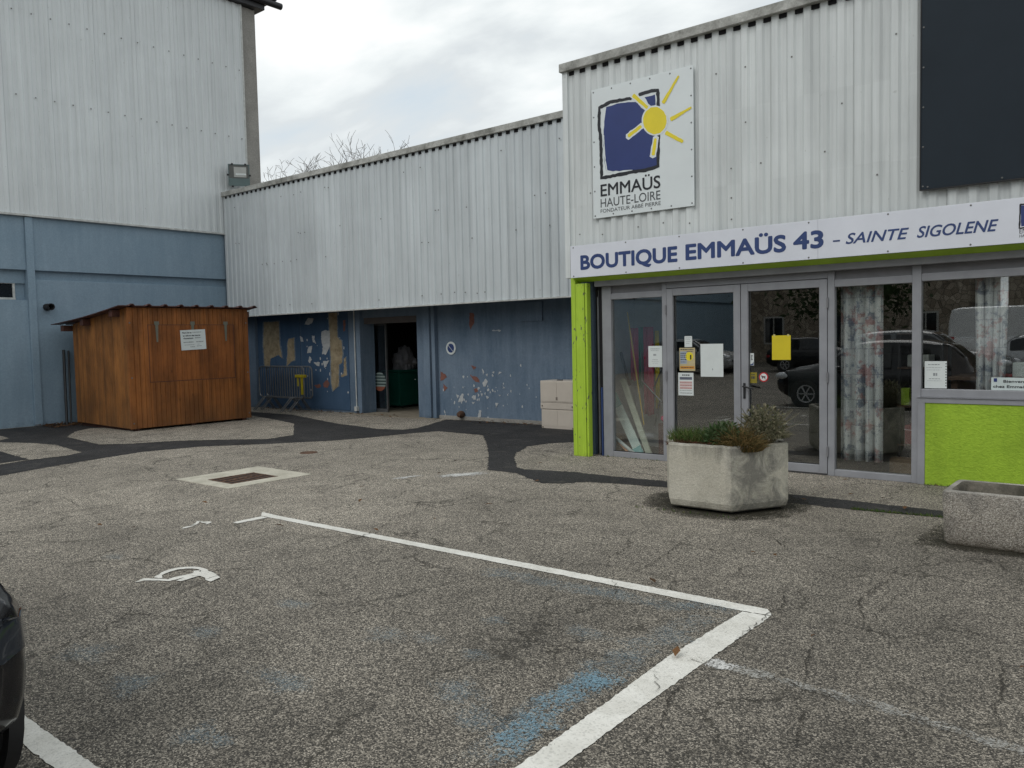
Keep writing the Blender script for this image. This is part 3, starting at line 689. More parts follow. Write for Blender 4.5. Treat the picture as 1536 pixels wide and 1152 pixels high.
def faded_band(name, pts, w, z, mat, amp=.02, step=.06):
    P = []
    for i in range(len(pts) - 1):
        a = Vector(pts[i]); b = Vector(pts[i + 1]); m = max(1, int((b - a).length / step))
        for j in range(m): P.append(a + (b - a) * (j / m) + Vector((random.gauss(0, amp), random.gauss(0, amp))))
    P.append(Vector(pts[-1])); n = len(P); vs = []; val = []
    for i, p in enumerate(P):
        d = (P[min(i + 1, n - 1)] - P[max(i - 1, 0)]).normalized(); nn = Vector((-d.y, d.x)); ww = w * random.uniform(.7, 1.2) / 2
        e = min(1.0, min(i, n - 1 - i) / 3.0)
        for f, v in ((-1, 0), (-.4, .9), (.4, .9), (1, 0)): vs.append((*(p + nn * ww * f), z)); val.append(v * e)
    mb = MB(); mb.add(vs, [(4 * i + k, 4 * i + k + 1, 4 * i + k + 5, 4 * i + k + 4) for i in range(n - 1) for k in range(3)])
    return set_fade(mb.build(name, mat, ground), val)
def ribbon(mb, pts, w, z, jit=.012, step=.05, taper=True):
    P = []
    for i in range(len(pts) - 1):
        a = Vector(pts[i]); b = Vector(pts[i + 1]); m = max(1, int((b - a).length / step))
        for j in range(m): P.append(a + (b - a) * (j / m) + Vector((random.gauss(0, jit), random.gauss(0, jit))))
    P.append(Vector(pts[-1])); n = len(P); vs = []
    for i, p in enumerate(P):
        d = P[min(i + 1, n - 1)] - P[max(i - 1, 0)]
        d = d.normalized() if d.length > 1e-6 else Vector((1, 0))
        nn = Vector((-d.y, d.x)); ww = w * random.uniform(.5, 1.3)
        if taper: ww *= min(1, .25 + 2.0 * min(i, n - 1 - i) / n)
        vs += [(*(p + nn * ww / 2), z), (*(p - nn * ww / 2), z)]
    mb.add(vs, [(2 * i, 2 * i + 1, 2 * i + 3, 2 * i + 2) for i in range(n - 1)])

# ------------------------------------------------------------------ ground and everything painted on it
mb = MB(); mb.add([(-250, -250, 0), (250, -250, 0), (250, 250, 0), (-250, 250, 0)], [(0, 1, 2, 3)])
ground = tag(mb.build('ground', 'asphalt'), kind='structure')
gp = patch_outer = GROUND_PATCH
sheet('asphalt_patch', GROUND_PATCH, .003, 'patch', ground, .035, .009)
for isl in ISLANDS: sheet('old_asphalt', isl, .007, 'asphalt', ground, .035, .009)
sheet('asphalt_patch', ISL_TRI, .010, 'patch', ground, .10, .01)
# bay lines
def line(pts, nm='parking_line', mat='line', z=.004, amp=.0025): return sheet(nm, pts, z, mat, ground, .02, amp)
line([(-6.93, 4.53), (-6.78, 4.42), (-1.965, 4.515), (-1.80, 4.535), (-1.86, 4.632), (-6.60, 4.515)])
line([(-6.76, 4.10), (-6.68, 4.10), (-6.66, 4.41), (-6.76, 4.41)])
line([(-1.965, 4.505), (-1.99, 3.60), (-1.96, 3.0), (-1.93, 2.2), (-1.90, .9), (-1.78, .9), (-1.80, 2.3), (-1.81, 3.2), (-1.80, 4.525)])
line([(-6.9, 1.235), (-3.3, 1.235), (-1.9, 1.225), (-1.9, 1.335), (-3.3, 1.345), (-6.9, 1.345)])
line([(-6.9, -1.9), (-1.9, -1.9), (-1.9, -1.79), (-6.9, -1.79)])
faded_band('faded_line', [(-1.95, 3.72), (-1.80, 3.70), (-1.45, 3.705), (-.95, 3.69), (-.40, 3.61), (.2, 3.5)], .15, .004, 'white_faint', .004)
faded_band('faded_line', [(-1.88, 3.71), (-1.74, 3.70), (-1.62, 3.70)], .14, .0045, 'white_splash', .004, .03)
faded_spot('paint_splash', [(-7.02, 6.85), (-6.95, 7.2), (-6.64, 7.62), (-6.45, 7.52), (-6.55, 7.18), (-6.80, 6.88)], .004, 'white_splash')
faded_spot('paint_splash', [(-7.30, 6.45), (-7.25, 6.85), (-7.08, 7.0), (-7.12, 6.55)], .0045, 'white_splash')
# wheelchair symbol, much of it worn away
def flat_marks(name, polys, z):
    mb = MB()
    for pl in polys:
        q = jitter_loop(pl, .02, .0012); mb.add([(x, y, z) for x, y in q], [tuple(range(len(q)))]); z += .0004
        mb.v, mb.f, mb.mi = mb.v, mb.f, mb.mi; ribbon(mb, q + q[:1], .013, z, .0, .05, False); z += .0004
    return mb.build(name, 'line', ground, tri=True)
flat_marks('wheelchair_symbol', SYMBOL_WC, .0042)
flat_marks('faded_symbol', SYMBOL_HEAD, .0042)
faded_spot('damp_stain', [(-6.72, 3.46), (-6.76, 3.62), (-6.68, 3.77), (-6.50, 3.68), (-6.60, 3.62), (-6.66, 3.54)], .005, 'damp')
faded_spot('damp_stain', [(-6.42, 3.86), (-6.46, 3.96), (-6.36, 3.99), (-6.33, 3.90)], .005, 'damp')
# old blue bay outline and scraps of blue
def soft(nm, pts, w, mat, z): faded_band(nm, pts, w * 2.4, z, mat, .03)
soft('worn_blue_line', [(-3.9, 4.24), (-2.95, 4.32), (-2.55, 4.33), (-2.30, 4.34), (-2.09, 4.40)], .13, 'blue_paint_faint', .0042)
soft('worn_blue_line', [(-2.75, 4.32), (-2.5, 4.33)], .10, 'blue_paint', .0051)
soft('worn_blue_line', [(-2.08, 4.45), (-2.12, 4.03), (-2.16, 3.68), (-2.14, 3.23), (-2.13, 2.96), (-2.11, 2.66), (-2.09, 2.46), (-2.05, 2.15)], .15, 'blue_paint_faint', .0055)
soft('worn_blue_line', [(-2.16, 3.36), (-2.15, 3.20), (-2.13, 2.96), (-2.11, 2.66), (-2.09, 2.46), (-2.05, 2.25)], .13, 'blue_paint', .0064)
soft('worn_blue_line', [(-2.03, 4.46), (-2.2, 4.41)], .13, 'blue_paint', .0073)
for i, (x, y) in enumerate(BLUE_SPOTS):
    r0 = random.uniform(.12, .26); ph = random.uniform(0, 6)
    pts = [(x + r0 * math.cos(a * .7) * random.uniform(.5, 1.2) * 1.3, y + r0 * math.sin(a * .7) * random.uniform(.5, 1.1)) for a in range(9)]
    faded_spot('worn_blue_spot', pts, .0035 + .0004 * (i % 5), 'blue_paint_faint')
faded_spot('worn_blue_spot', [(-2.27, 2.98), (-2.29, 3.34), (-1.98, 3.42), (-1.96, 3.08), (-2.08, 2.94)], .0081, 'blue_paint')
mb = MB()
for c in CRACKS: ribbon(mb, c, random.uniform(.006, .012), .0095, .010, .03)
mb.build('ground_cracks', 'crack', ground)
# leaf litter at the wall foot
mb = MB()
for i in range(420):
    t = random.random()
    if i < 260: x = random.uniform(-18.9, -18.0); y = 6.9 + random.random() * .75
    elif i < 330: x = random.uniform(-18.5, -13); y = random.uniform(11.9, 12.15)
    elif i < 375: x = random.uniform(-10.9, -9.2); y = random.uniform(11.8, 12.2)
    elif i < 400: x = random.uniform(-8, 0); y = random.uniform(3, 9)
    else: x = random.uniform(-5, -.5); y = random.uniform(7.7, 9.3)
    a = random.uniform(0, 6.28); s = random.uniform(.02, .05); z = .012 + random.random() * .03
    m = rotbox(x, y, z, a, random.uniform(-.5, .5), random.uniform(-.4, .4))
    mb.add([m @ Vector(p) for p in [(-s, 0, 0), (0, -s * .5, .005), (s, 0, 0), (0, s * .5, .005)]], [(0, 1, 2, 3)])
tag(mb.build('dry_leaves', 'leaf_dry'), 'brown dry leaves gathered along the foot of the blue walls', 'leaves', None, 'stuff')

mb = MB(); rw = random.Random(5)
for (xa, ya, xb, yb, nn) in ((-2.3, 7.74, -1.42, 7.83, 420), (-6.1, 9.38, -5.2, 9.40, 60), (-2.05, 9.38, -1.4, 9.38, 90), (-4.0, 6.72, -3.0, 6.80, 50)):
    for i in range(nn):
        u = rw.random() ** 1.2; x = xa + (xb - xa) * u; y = ya + (yb - ya) * u + rw.gauss(0, .012); h = rw.uniform(.008, .035)
        a = rw.uniform(0, 6.28); w = rw.uniform(.003, .006)
        mb.add([(x - w * math.cos(a), y - w * math.sin(a), .003), (x + w * math.cos(a), y + w * math.sin(a), .003), (x + rw.gauss(0, .012), y + rw.gauss(0, .012), h)], [(0, 1, 2)])
tag(mb.build('weeds', 'grass'), 'tiny green weeds and moss along the asphalt joint before the shop', 'weeds', None, 'stuff')

# storm drain and valve cover let into the asphalt
t = thing('storm_drain', 'rusty sunken drain grate in a pale concrete surround in the asphalt', 'drain', (-8.97, 5.62, 0))
mb = MB(); X0, X1, Y0, Y1 = -9.56, -8.39, 5.05, 6.22; gx0, gx1, gy0, gy1 = -9.16, -8.62, 5.24, 5.89
mb.box(X0, gx0, Y0, Y1, -.02, .006); mb.box(gx1, X1, Y0, Y1, -.02, .006); mb.box(gx0, gx1, Y0, gy0, -.02, .006); mb.box(gx0, gx1, gy1, Y1, -.02, .006)
mb.build('concrete_surround', 'drain_frame', t)
mb = MB()
mb.box(gx0 + .004, gx1 - .004, gy0 + .004, gy1 - .004, -.01, .002)
mb.build('drain_pit', 'dark', t)
mb = MB()
for x in (gx0 + .015, (gx0 + gx1) / 2, gx1 - .015): mb.box(x - .013, x + .013, gy0 + .005, gy1 - .005, .0026, .0085)
for i in range(9):
    y = gy0 + .03 + i * (gy1 - gy0 - .06) / 8
    mb.box(gx0 + .006, gx1 - .006, y - .016, y + .016, .0034, .0078)
mb.build('grate', 'iron', t)
t = thing('valve_cover', 'small round dark iron cover in the asphalt behind the drain', 'cover', (-10.11, 7.45, 0))
mb = MB(); mb.lathe([(.0, .003), (.10, .003), (.115, .008), (.13, .008), (.135, .0)], 24, 'Z', (-10.11, 7.45, 0)); mb.build('cover_ring', 'iron', t)
mb = MB(); mb.lathe([(.095, .004), (.09, .009), (.0, .010)], 24, 'Z', (-10.11, 7.45, 0)); mb.build('cover_lid', 'iron', t)

# ------------------------------------------------------------------ warehouse on the left
RIB = [(0, 0), (.12, .022), (.48, .022), (.60, 0), (.999, 0)]
wh = thing('warehouse', 'tall warehouse with pale ribbed cladding above blue rendered walls', 'building', (-19, 3, 0))
mb = MB(); mb.box(-32, -19.06, -24, 12.76, 4.45, 10.42); mb.build('core_wall', 'pier', wh)
mb = MB(); mb.corr((-18.93, -24), (-18.93, 12.30), (1, 0), 4.50, 10.44, .19, RIB, .05)
mb.cur = 1
y = 12.2
while y > -4:                                                # fixing screws
    for z in (7.0, 8.75): mb.box(-18.912, -18.902, y - .012, y + .012, z - .012, z + .012)
    y -= .38 if y > 9 else .19 * random.choice((1, 2, 2, 3))
mb.build('cladding', ['clad_warehouse', 'screw'], wh)
mb = MB(); mb.box(-18.99, -18.885, -24, 12.31, 4.47, 4.515); mb.box(-18.96, -18.895, 12.285, 12.33, 4.52, 10.44); mb.build('cladding_trim', 'trim_white', wh, .004)
mb = MB(); mb.box(-19.05, -18.97, 12.34, 12.765, 4.52, 10.44); mb.build('corner_pier', 'pier', wh, .01)
mb = MB()
mb.box(-19.35, -18.98, -24, 6.92, 3.34, 4.50); mb.box(-19.35, -18.98, 7.07, 12.76, 3.34, 4.50)
mb.build('upper_beam', 'blue_warehouse', wh, .008)
mb = MB(); mb.box(-19.30, -18.93, 6.92, 7.07, 0, 4.46); mb.build('pilaster', 'blue_warehouse', wh, .008)
mb = MB()                                                   # recessed strip under the beam, then the block wall
mb.box(-19.4, -19.10, -24, 6.92, 3.06, 3.34); mb.box(-19.4, -19.10, 7.07, 12.76, 3.0, 3.34)
mb.build('recessed_strip', 'blue_warehouse', wh)
mb = MB()
mb.box(-19.4, -18.985, 7.07, 12.76, 0, 3.14)
mb.box(-19.4, -18.985, -24, 6.92, 0, 2.70); mb.box(-19.4, -18.985, -24, 3.5, 2.70, 3.07)
mb.build('lower_wall', 'blue_warehouse', wh, .006)
mb = MB(); mb.box(-19.4, -19.16, 3.5, 6.92, 2.70, 3.06); mb.build('window_reveal', 'blue_warehouse', wh)
wf = MB(); Y0, Y1, Z0, Z1 = 4.2, 6.73, 2.71, 3.08
wf.box(-19.155, -19.11, Y0, Y1, Z1 - .03, Z1); wf.box(-19.155, -19.11, Y0, Y1, Z0, Z0 + .045)
for yy in (Y0, 5.4, Y1 - .05): wf.box(-19.155, -19.11, yy, yy + .045, Z0 + .045, Z1 - .03)
wfo = wf.build('window', 'trim_white', wh, .004)
p = MB(); p.box(-19.15, -19.14, Y0 + .04, Y1 - .04, Z0 + .04, Z1 - .03); p.build('pane', 'car_glass', wfo)
mb = MB(); mb.lathe([(.055, 0), (.055, .30), (.075, .30), (.075, 0)], 20, 'X', (-19.03, 7.28, 2.555)); mb.build('vent_pipe', 'dark', wh, 0, True)
mb = MB(); mb.box(-33, -18.78, -24, 12.95, 10.45, 10.62); mb.build('roof_edge', 'black', wh, .01)
mb = MB(); mb.tube([(-18.72, -24, 10.60), (-18.72, 13.42, 10.66)], .085, 14); mb.build('gutter', 'black', wh, 0, True)
mb = MB(); mb.box(-33, -18.66, -24, 13.25, 10.75, 10.84); mb.build('roof', 'black', wh)

# floodlight on its bracket in the corner
t = thing('floodlight', 'grey square floodlight mounted beside the concrete pier above the ribbed wall', 'floodlight', (-18.72, 11.95, 5.66))
fm = rotbox(-18.58, 11.86, 5.965, R(-33), 0, 0) @ Matrix.Rotation(R(6), 4, 'Y')
mb = MB(); mb.box(-.13, .05, -.25, .25, -.26, .26, fm); mb.build('housing', plain('grey green lamp housing', (.075, .105, .10), .5), t, .015)
mb = MB(); mb.box(.051, .062, -.26, .26, .245, .27, fm); mb.box(.051, .062, -.26, -.235, -.27, .245, fm); mb.box(.051, .062, .235, .26, -.27, .245, fm); mb.box(.051, .062, -.235, .235, -.27, -.08, fm)
mb.build('front_frame', plain('grey teal lamp rim', (.105, .15, .15), .5), t, .004)
mb = MB(); mb.box(.046, .056, -.234, .234, -.079, .244, fm); mb.build('lamp_glass', plain('dusty lamp glass', (.09, .095, .09), .12), t)
mb = MB(); mb.box(.0565, .060, -.12, .18, -.05, .20, fm); lg = mb.build('reflector', plain('lamp reflector', (.42, .43, .41), .25, .3), t)
mb = MB(); mb.box(.061, .066, -.08, .17, .0, .045, fm); mb.build('lamp_tube', 'paper', t)
mb = MB()
for yy, zz in ((-.16, .27), (.16, .27), (-.16, -.28), (.16, -.28), (-.265, 0), (.265, 0)):
    mb = MB(); mb.box(.0, .075, yy - .025, yy + .025, zz - .02, zz + .02, fm); mb.build('clip', 'black', t, .004)
mb = MB(); mb.beam((-18.92, 11.83, 5.80), (-18.66, 11.85, 5.72), .05, .02); mb.beam((-18.66, 11.85, 5.72), (-18.62, 11.85, 5.9), .05, .02); mb.build('bracket', 'black', t)

# ------------------------------------------------------------------ annex in the middle
RIB2 = [(0, 0), (.10, .024), (.50, .024), (.60, 0), (.999, 0)]
an = thing('annex_building', 'long annex with grey ribbed cladding over a peeling blue recess', 'building', (-13, 11.6, 0))
mb = MB(); mb.corr((-18.90, 11.60), (-6.55, 11.60), (0, -1), 2.375, 5.44, .19, RIB2, .03)
mb.cur = 1
for i in range(46):
    x = random.uniform(-18.5, -8.3); z = random.choice((2.55, 3.6, 4.2, 5.1)) + random.uniform(-.03, .03)
    mb.box(x - .010, x + .010, 11.568, 11.578, z - .010, z + .010)
mb.build('cladding', ['clad_annex', 'screw'], an)
mb = MB(); mb.box(-18.98, -6.55, 11.552, 11.66, 2.345, 2.372); mb.build('drip_trim', 'trim_white', an, .003)
mb = MB(); mb.box(-18.88, -6.56, 11.588, 11.599, 5.372, 5.424); mb.build('gap_shade', 'dark', an)  # dark strip painting in the shade of the rib gaps below the coping
mb = MB(); mb.box(-18.98, -6.55, 11.625, 11.72, 2.36, 5.42); mb.build('backing', 'soffit_dark', an)
mb = MB(); mb.box(-19.02, -6.55, 11.53, 11.86, 5.425, 5.54); mb.build('coping', 'coping', an, .006)
mb = MB(); mb.box(-18.98, -6.55, 11.72, 12.26, 2.42, 2.52); mb.build('soffit', 'soffit_dark', an)
mb = MB(); mb.box(-18.98, -6.55, 11.72, 24, 5.2, 5.4); mb.build('roof', 'soffit_dark', an)
mb = MB(); mb.box(-18.98, -14.45, 12.25, 12.60, 0, 2.42); mb.box(-12.60, -6.55, 12.25, 12.60, 0, 2.42)
mb.box(-14.45, -12.60, 12.25, 12.60, 2.20, 2.42)
mb.cur = 1; rp = random.Random(9)
def chip(x, z, r, y):
    n = rp.randint(5, 8); mb.prism([(x + r * rp.uniform(.5, 1.2) * math.cos(6.283 * k / n), z + r * rp.uniform(.7, 1.6) * math.sin(6.283 * k / n)) for k in range(n)], lambda u, v: Vector((u, y, v)), lambda u, v: Vector((u, y + .004, v)))
for i in range(95):                                         # small chips of lost paint
    if i < 60: chip(rp.gauss(-10.9, .75), abs(rp.gauss(.55, .28)) + .06, rp.uniform(.006, .028), 12.2475 - .0002 * (i % 4))
    else: chip(rp.uniform(-16.6, -15.0), rp.gauss(1.35, .45), rp.uniform(.008, .035), 12.2325 - .0002 * (i % 4))
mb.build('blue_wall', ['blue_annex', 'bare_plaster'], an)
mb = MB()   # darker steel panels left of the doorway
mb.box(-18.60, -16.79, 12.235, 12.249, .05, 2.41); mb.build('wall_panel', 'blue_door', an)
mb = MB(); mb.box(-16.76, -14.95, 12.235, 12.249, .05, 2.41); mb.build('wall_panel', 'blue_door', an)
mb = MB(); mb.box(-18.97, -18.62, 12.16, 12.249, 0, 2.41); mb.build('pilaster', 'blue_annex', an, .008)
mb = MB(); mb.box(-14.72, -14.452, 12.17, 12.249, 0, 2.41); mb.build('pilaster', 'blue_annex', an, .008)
for q in ((-12.598, -12.36, 12.18), (-12.34, -12.16, 12.11), (-12.14, -12.04, 12.15)):
    mb = MB(); mb.box(q[0], q[1], q[2], 12.249, 0, 2.41); mb.build('pilaster', 'blue_annex', an, .006)
mb = MB(); mb.box(-14.449, -12.601, 12.30, 12.42, 2.06, 2.199); mb.build('door_header', plain('grey door header', (.10, .09, .085), .7), an)
mb = MB(); mb.box(-12.03, -8.2, 12.22, 12.249, 0, .075); mb.build('wall_plinth', 'pier', an, .006)
mb = MB(); mb.box(-15.0, -12.0, 12.0, 12.62, -.01, .012); mb.box(-16.8, -11.3, 12.62, 17, -.01, .011); mb.build('threshold', concrete('dusty threshold', (.30, .265, .205), (.20, .175, .135), 3, 50, 'pos'), an)
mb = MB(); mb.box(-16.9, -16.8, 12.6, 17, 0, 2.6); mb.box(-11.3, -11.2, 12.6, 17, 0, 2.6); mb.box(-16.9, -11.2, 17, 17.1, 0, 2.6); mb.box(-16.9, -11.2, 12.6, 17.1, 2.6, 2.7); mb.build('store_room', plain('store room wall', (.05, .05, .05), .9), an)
def peel(nm, polys, mat, y):
    for i, pl in enumerate(polys):
        mb = MB(); q = jitter_loop(pl, .026, .0065)
        mb.prism(q, lambda u, v: Vector((u, y, v)), lambda u, v: Vector((u, y + .004, v)))
        mb.build(nm, mat, an, tri=True)
def grow(pl, f):
    cx = sum(q[0] for q in pl) / len(pl); cz = sum(q[1] for q in pl) / len(pl)
    return [(cx + (x - cx) * (1 + f) + (.02 if x > cx else -.02), cz + (z - cz) * (1 + f * .4)) for x, z in pl]
peel('paint_edge_patch', [grow(pl, .08) for pl in PEEL_BEIGE], 'old_paint', 12.2305)
peel('bare_render_patch', PEEL_BEIGE, 'bare_render', 12.229)
peel('bare_plaster_patch', [p for p in PEEL_WHITE if p[0][0] < -12.5], 'bare_plaster', 12.2265)
peel('bare_plaster_patch', [p for p in PEEL_WHITE if p[0][0] >= -12.5], 'bare_plaster', 12.244)
peel('bare_red_patch', [p for p in PEEL_RED if p[0][0] < -12.5], 'bare_brick', 12.2285)
peel('bare_red_patch', [p for p in PEEL_RED if p[0][0] >= -12.5], 'bare_brick', 12.2455)
mb = MB(); mb.tube([(-14.60, 12.14, 2.38), (-14.60, 12.14, .16)], .013, 8); mb.box(-14.645, -14.555, 12.10, 12.168, .07, .17); mb.build('conduit', 'trim_white', an)
mb = MB(); mb.lathe([(.0, -.10), (.05, -.09), (.075, -.03), (.07, .03), (.05, .06), (0, .065)], 16, 'Y', (-11.37, 12.20, .12)); mb.build('pipe_stub', 'iron', an, 0, True)
mb = MB(); mb.box(-9.75, -9.25, 12.21, 12.249, 1.98, 2.34); mb.build('cover_plate', 'blue_annex', an, .004)
sd = MB(); sd.box(-15.3, -14.10, 12.63, 12.68, .012, .09); sd.box(-14.12, -14.085, 12.63, 12.68, .09, 2.06); sd.box(-15.3, -14.12, 12.63, 12.68, 2.02, 2.06)
sdo = sd.build('sliding_door', 'galv', an)
p = MB(); p.box(-15.3, -14.12, 12.652, 12.660, .09, 2.02); p.build('pane', 'glass_clear', sdo)
p = MB(); p.lathe([(0, 0), (.22, 0), (.22, .003), (0, .003)], 28, 'Y', (-14.36, 12.645, .72)); p.build('sticker', 'sticker', sdo)

# no-parking disc
t = thing('parking_sign', 'small round white sign with a blue disc and diagonal bar on the blue wall', 'sign', (-11.66, 12.25, 1.36))
mb = MB(); mb.lathe([(.135, 0), (.135, -.012), (0, -.012)], 32, 'Y', (-11.655, 12.246, 1.485)); mb.build('disc', 'paper', t)
mb = MB(); mb.lathe([(.093, 0), (.093, -.003), (0, -.003)], 32, 'Y', (-11.655, 12.2325, 1.485)); mb.build('blue_field', 'navy', t)
mb = MB(); c = Vector((-11.655, 12.2275, 1.485)); mb.beam(c + Vector((-.072, 0, .07)), c + Vector((.072, 0, -.07)), .003, .030, (0, 1, 0)); mb.build('bar', 'paper', t)

# utility cabinet
t = thing('utility_cabinet', 'beige plastic meter cabinet of two stacked boxes against the blue wall', 'cabinet', (-8.64, 12.0, 0))
mb = MB(); mb.box(-9.01, -8.26, 11.80, 12.22, .475, .875); mb.build('upper_box', 'beige', t, .012)
mb = MB(); mb.box(-9.01, -8.26, 11.80, 12.22, .358, .472); mb.build('middle_band', 'beige', t, .008)
mb = MB(); mb.box(-9.0, -8.27, 11.81, 12.22, .0, .355); mb.build('lower_box', 'beige', t, .012)
mb = MB(); mb.box(-8.985, -8.639, 11.795, 11.80, .50, .845); mb.box(-8.635, -8.285, 11.795, 11.80, .50, .845); mb.build('upper_door', 'beige', t, .004)
mb = MB(); mb.box(-8.975, -8.639, 11.805, 11.81, .05, .335); mb.box(-8.635, -8.295, 11.805, 11.81, .05, .335); mb.build('lower_door', 'beige', t, .004)
for x in (-8.97, -8.30):
    for z in (.415, .025): mb = MB(); mb.lathe([(.014, 0), (.014, -.008), (0, -.008)], 10, 'Y', (x, 11.80 if z > .1 else 11.81, z)); mb.build('screw', 'beige_line', t)
mb = MB(); mb.box(-8.655, -8.62, 11.788, 11.795, .53, .58); mb.build('latch', 'beige_line', t)
mb = MB(); mb.box(-8.70, -8.60, 11.9, 11.95, .875, .89); mb.build('top_clip', 'black', t)

# wheelie container and bags inside the doorway
t = thing('waste_bin', 'dark green plastic waste container standing inside the open doorway', 'bin', (-14.95, 14.05, 0))
bm_ = rotbox(-14.96, 14.06, 0, R(90))
mb = MB(); q = lambda s, z: [bm_ @ Vector((x * s, y * s, z)) for x, y in ((-.52, -.29), (.52, -.29), (.52, .29), (-.52, .29))]
vs = q(.95, .06) + q(1, .88); mb.add(vs, [(3, 2, 1, 0), (4, 5, 6, 7)] + [(k, (k + 1) % 4, 4 + (k + 1) % 4, 4 + k) for k in range(4)]); mb.build('bin_body', 'bin_green', t, .03)
mb = MB(); mb.box(-.545, .545, -.315, .315, .881, .945, bm_); mb.build('bin_rim', 'bin_green', t, .015)
for x, y in ((-.36, -.24), (.36, -.24), (-.36, .24), (.36, .24)):
    mb = MB(); mb.lathe([(.0, -.02), (.05, -.02), (.055, 0), (.05, .02), (0, .02)], 14, 'X', bm_ @ Vector((x, y, .067))); mb.build('castor', 'tyre', t)
def crumpled(name, c, r, mat, label, seed):
    rnd = random.Random(seed); bm = bmesh.new(); bmesh.ops.create_icosphere(bm, subdivisions=4, radius=1)
    dirs = [(Vector((rnd.gauss(0, 1), rnd.gauss(0, 1), rnd.gauss(0, 1))).normalized(), rnd.uniform(4, 9), rnd.uniform(0, 6)) for _ in range(14)]
    mb = MB(); vs = []
    for v in bm.verts:
        d = sum(math.sin(v.co.dot(a) * f + ph) for a, f, ph in dirs) / 14
        k = 1 + .9 * d + .22 * abs(math.sin(v.co.x * 5 + v.co.z * 3 + 2 * d)) - .16 * abs(math.sin(v.co.y * 7 + v.co.x * 4))
        z = v.co.z * k
        vs.append((c[0] + v.co.x * k * r[0], c[1] + v.co.y * k * r[1], c[2] + max(-.82, z) * r[2]))
    mb.add(vs, [tuple(v.index for v in f.verts) for f in bm.faces]); bm.free()
    return tag(mb.build(name, mat), label, 'bag')
crumpled('rubbish_bag', (-14.93, 13.95, 1.16), (.30, .25, .31), 'bag', 'pale crumpled plastic bag lying on the dark green container', 3)
crumpled('rubbish_bag', (-14.72, 14.45, 1.05), (.22, .18, .16), 'bag_dark', 'small dark plastic bag at the far end of the dark green container', 5)

# crowd barriers
def make_barrier(x0, x1, y, z0, z1, label, yellow, lean):
    t = thing('crowd_barrier', label, 'barrier', ((x0 + x1) / 2, y, 0), 0, 'crowd barriers against the blue wall')
    r = .11; pts = []
    for cx, cz, a0 in ((x1 - r, z1 - r, 0), (x0 + r, z1 - r, 90), (x0 + r, z0 + r, 180), (x1 - r, z0 + r, 270)):
        for k in range(6): a = R(a0 + 18 * k); pts.append((cx + r * math.cos(a), y, cz + r * math.sin(a)))
    pts.append(pts[0])
    mb = MB(); mb.tube(pts, .019, 8, None, False); mb.build('frame', 'galv', t, 0, True)
    n = 18
    for i in range(n):
        x = x0 + (x1 - x0) * (i + 1) / (n + 1); m = MB(); m.tube([(x, y, z0 + .005), (x, y, z1 - .005)], .008, 6); m.build('bar', 'galv', t, 0, True)
    for x in (x0 + .22, x1 - .50):
        m = MB(); m.tube([(x - .13, y - .26, .012), (x - .02, y - .03, z0), (x, y + .0, z0 + .01), (x + .03, y + .22, .012)], .015, 8); m.build('leg', 'galv', t, 0, True)
        m = MB(); m.tube([(x - .04, y - .27, .012), (x + .06, y - .03, z0), (x + .08, y, z0 + .01), (x + .11, y + .22, .012)], .015, 8); m.build('leg', 'galv', t, 0, True)
    if yellow:
        m = MB(); m.box(x1 - .30, x1 + .05, y - .045, y + .04, .83, .90); m.box(x1 - .10, x1 - .03, y - .03, y + .03, .42, .83); m.box(x1 - .24, x1 - .20, y - .025, y + .02, .62, .83); m.build('yellow_clip', 'yellow', t, .008)
    return t
make_barrier(-18.0, -16.15, 11.84, .33, 1.09, 'galvanised crowd barrier with a yellow clip on its end post', True, 0)
make_barrier(-17.9, -16.02, 11.98, .33, 1.09, 'plain galvanised crowd barrier stacked behind the clipped one', False, 0)

# ------------------------------------------------------------------ shop on the right
sh = thing('shop_building', 'low shop building with ribbed metal front, lime post and grey framed glazing', 'building', (-1, 9.45, 0))
RIBS = [(0, 0), (.14, .024), (.50, .024), (.64, 0), (.999, 0)]
mb = MB(); mb.corr((-6.54, 9.30), (6.0, 9.30), (0, -1), 2.86, 5.30, .183, RIBS, .06)
mb.cur = 1
for z in (3.05, 3.30, 3.62, 4.15, 4.75):
    for i in range(34):
        if random.random() < .25:
            x = -6.4 + i * .183 + .055; zz = z + random.uniform(-.03, .03); mb.box(x - .008, x + .008, 9.270, 9.277, zz - .008, zz + .008)
mb.build('cladding', ['clad_shop', 'screw'], sh)
mb = MB(); mb.box(-6.585, -6.50, 9.255, 9.36, 2.47, 5.28); mb.build('corner_trim', 'clad_shop', sh, .006)
mb = MB(); mb.box(-6.61, 6.0, 9.215, 9.48, 5.272, 5.385); mb.build('coping', 'coping', sh, .008)
mb = MB(); mb.box(-6.49, 6.0, 9.287, 9.299, 5.222, 5.271); mb.build('gap_shade', 'dark', sh)  # shade in the rib hollows under the coping, done as a dark strip
mb = MB(); mb.box(-6.50, 6.0, 9.325, 9.40, 2.47, 5.24); mb.build('backing', 'soffit_dark', sh)
mb = MB(); mb.box(-6.50, 6.0, 9.40, 18, 5.0, 5.2); mb.build('roof', 'soffit_dark', sh)
mb = MB(); mb.box(-6.50, -6.30, 9.50, 18, 0, 5.0); mb.box(5.8, 6.0, 9.40, 18, 0, 5.0); mb.build('side_wall', 'blue_annex', sh)
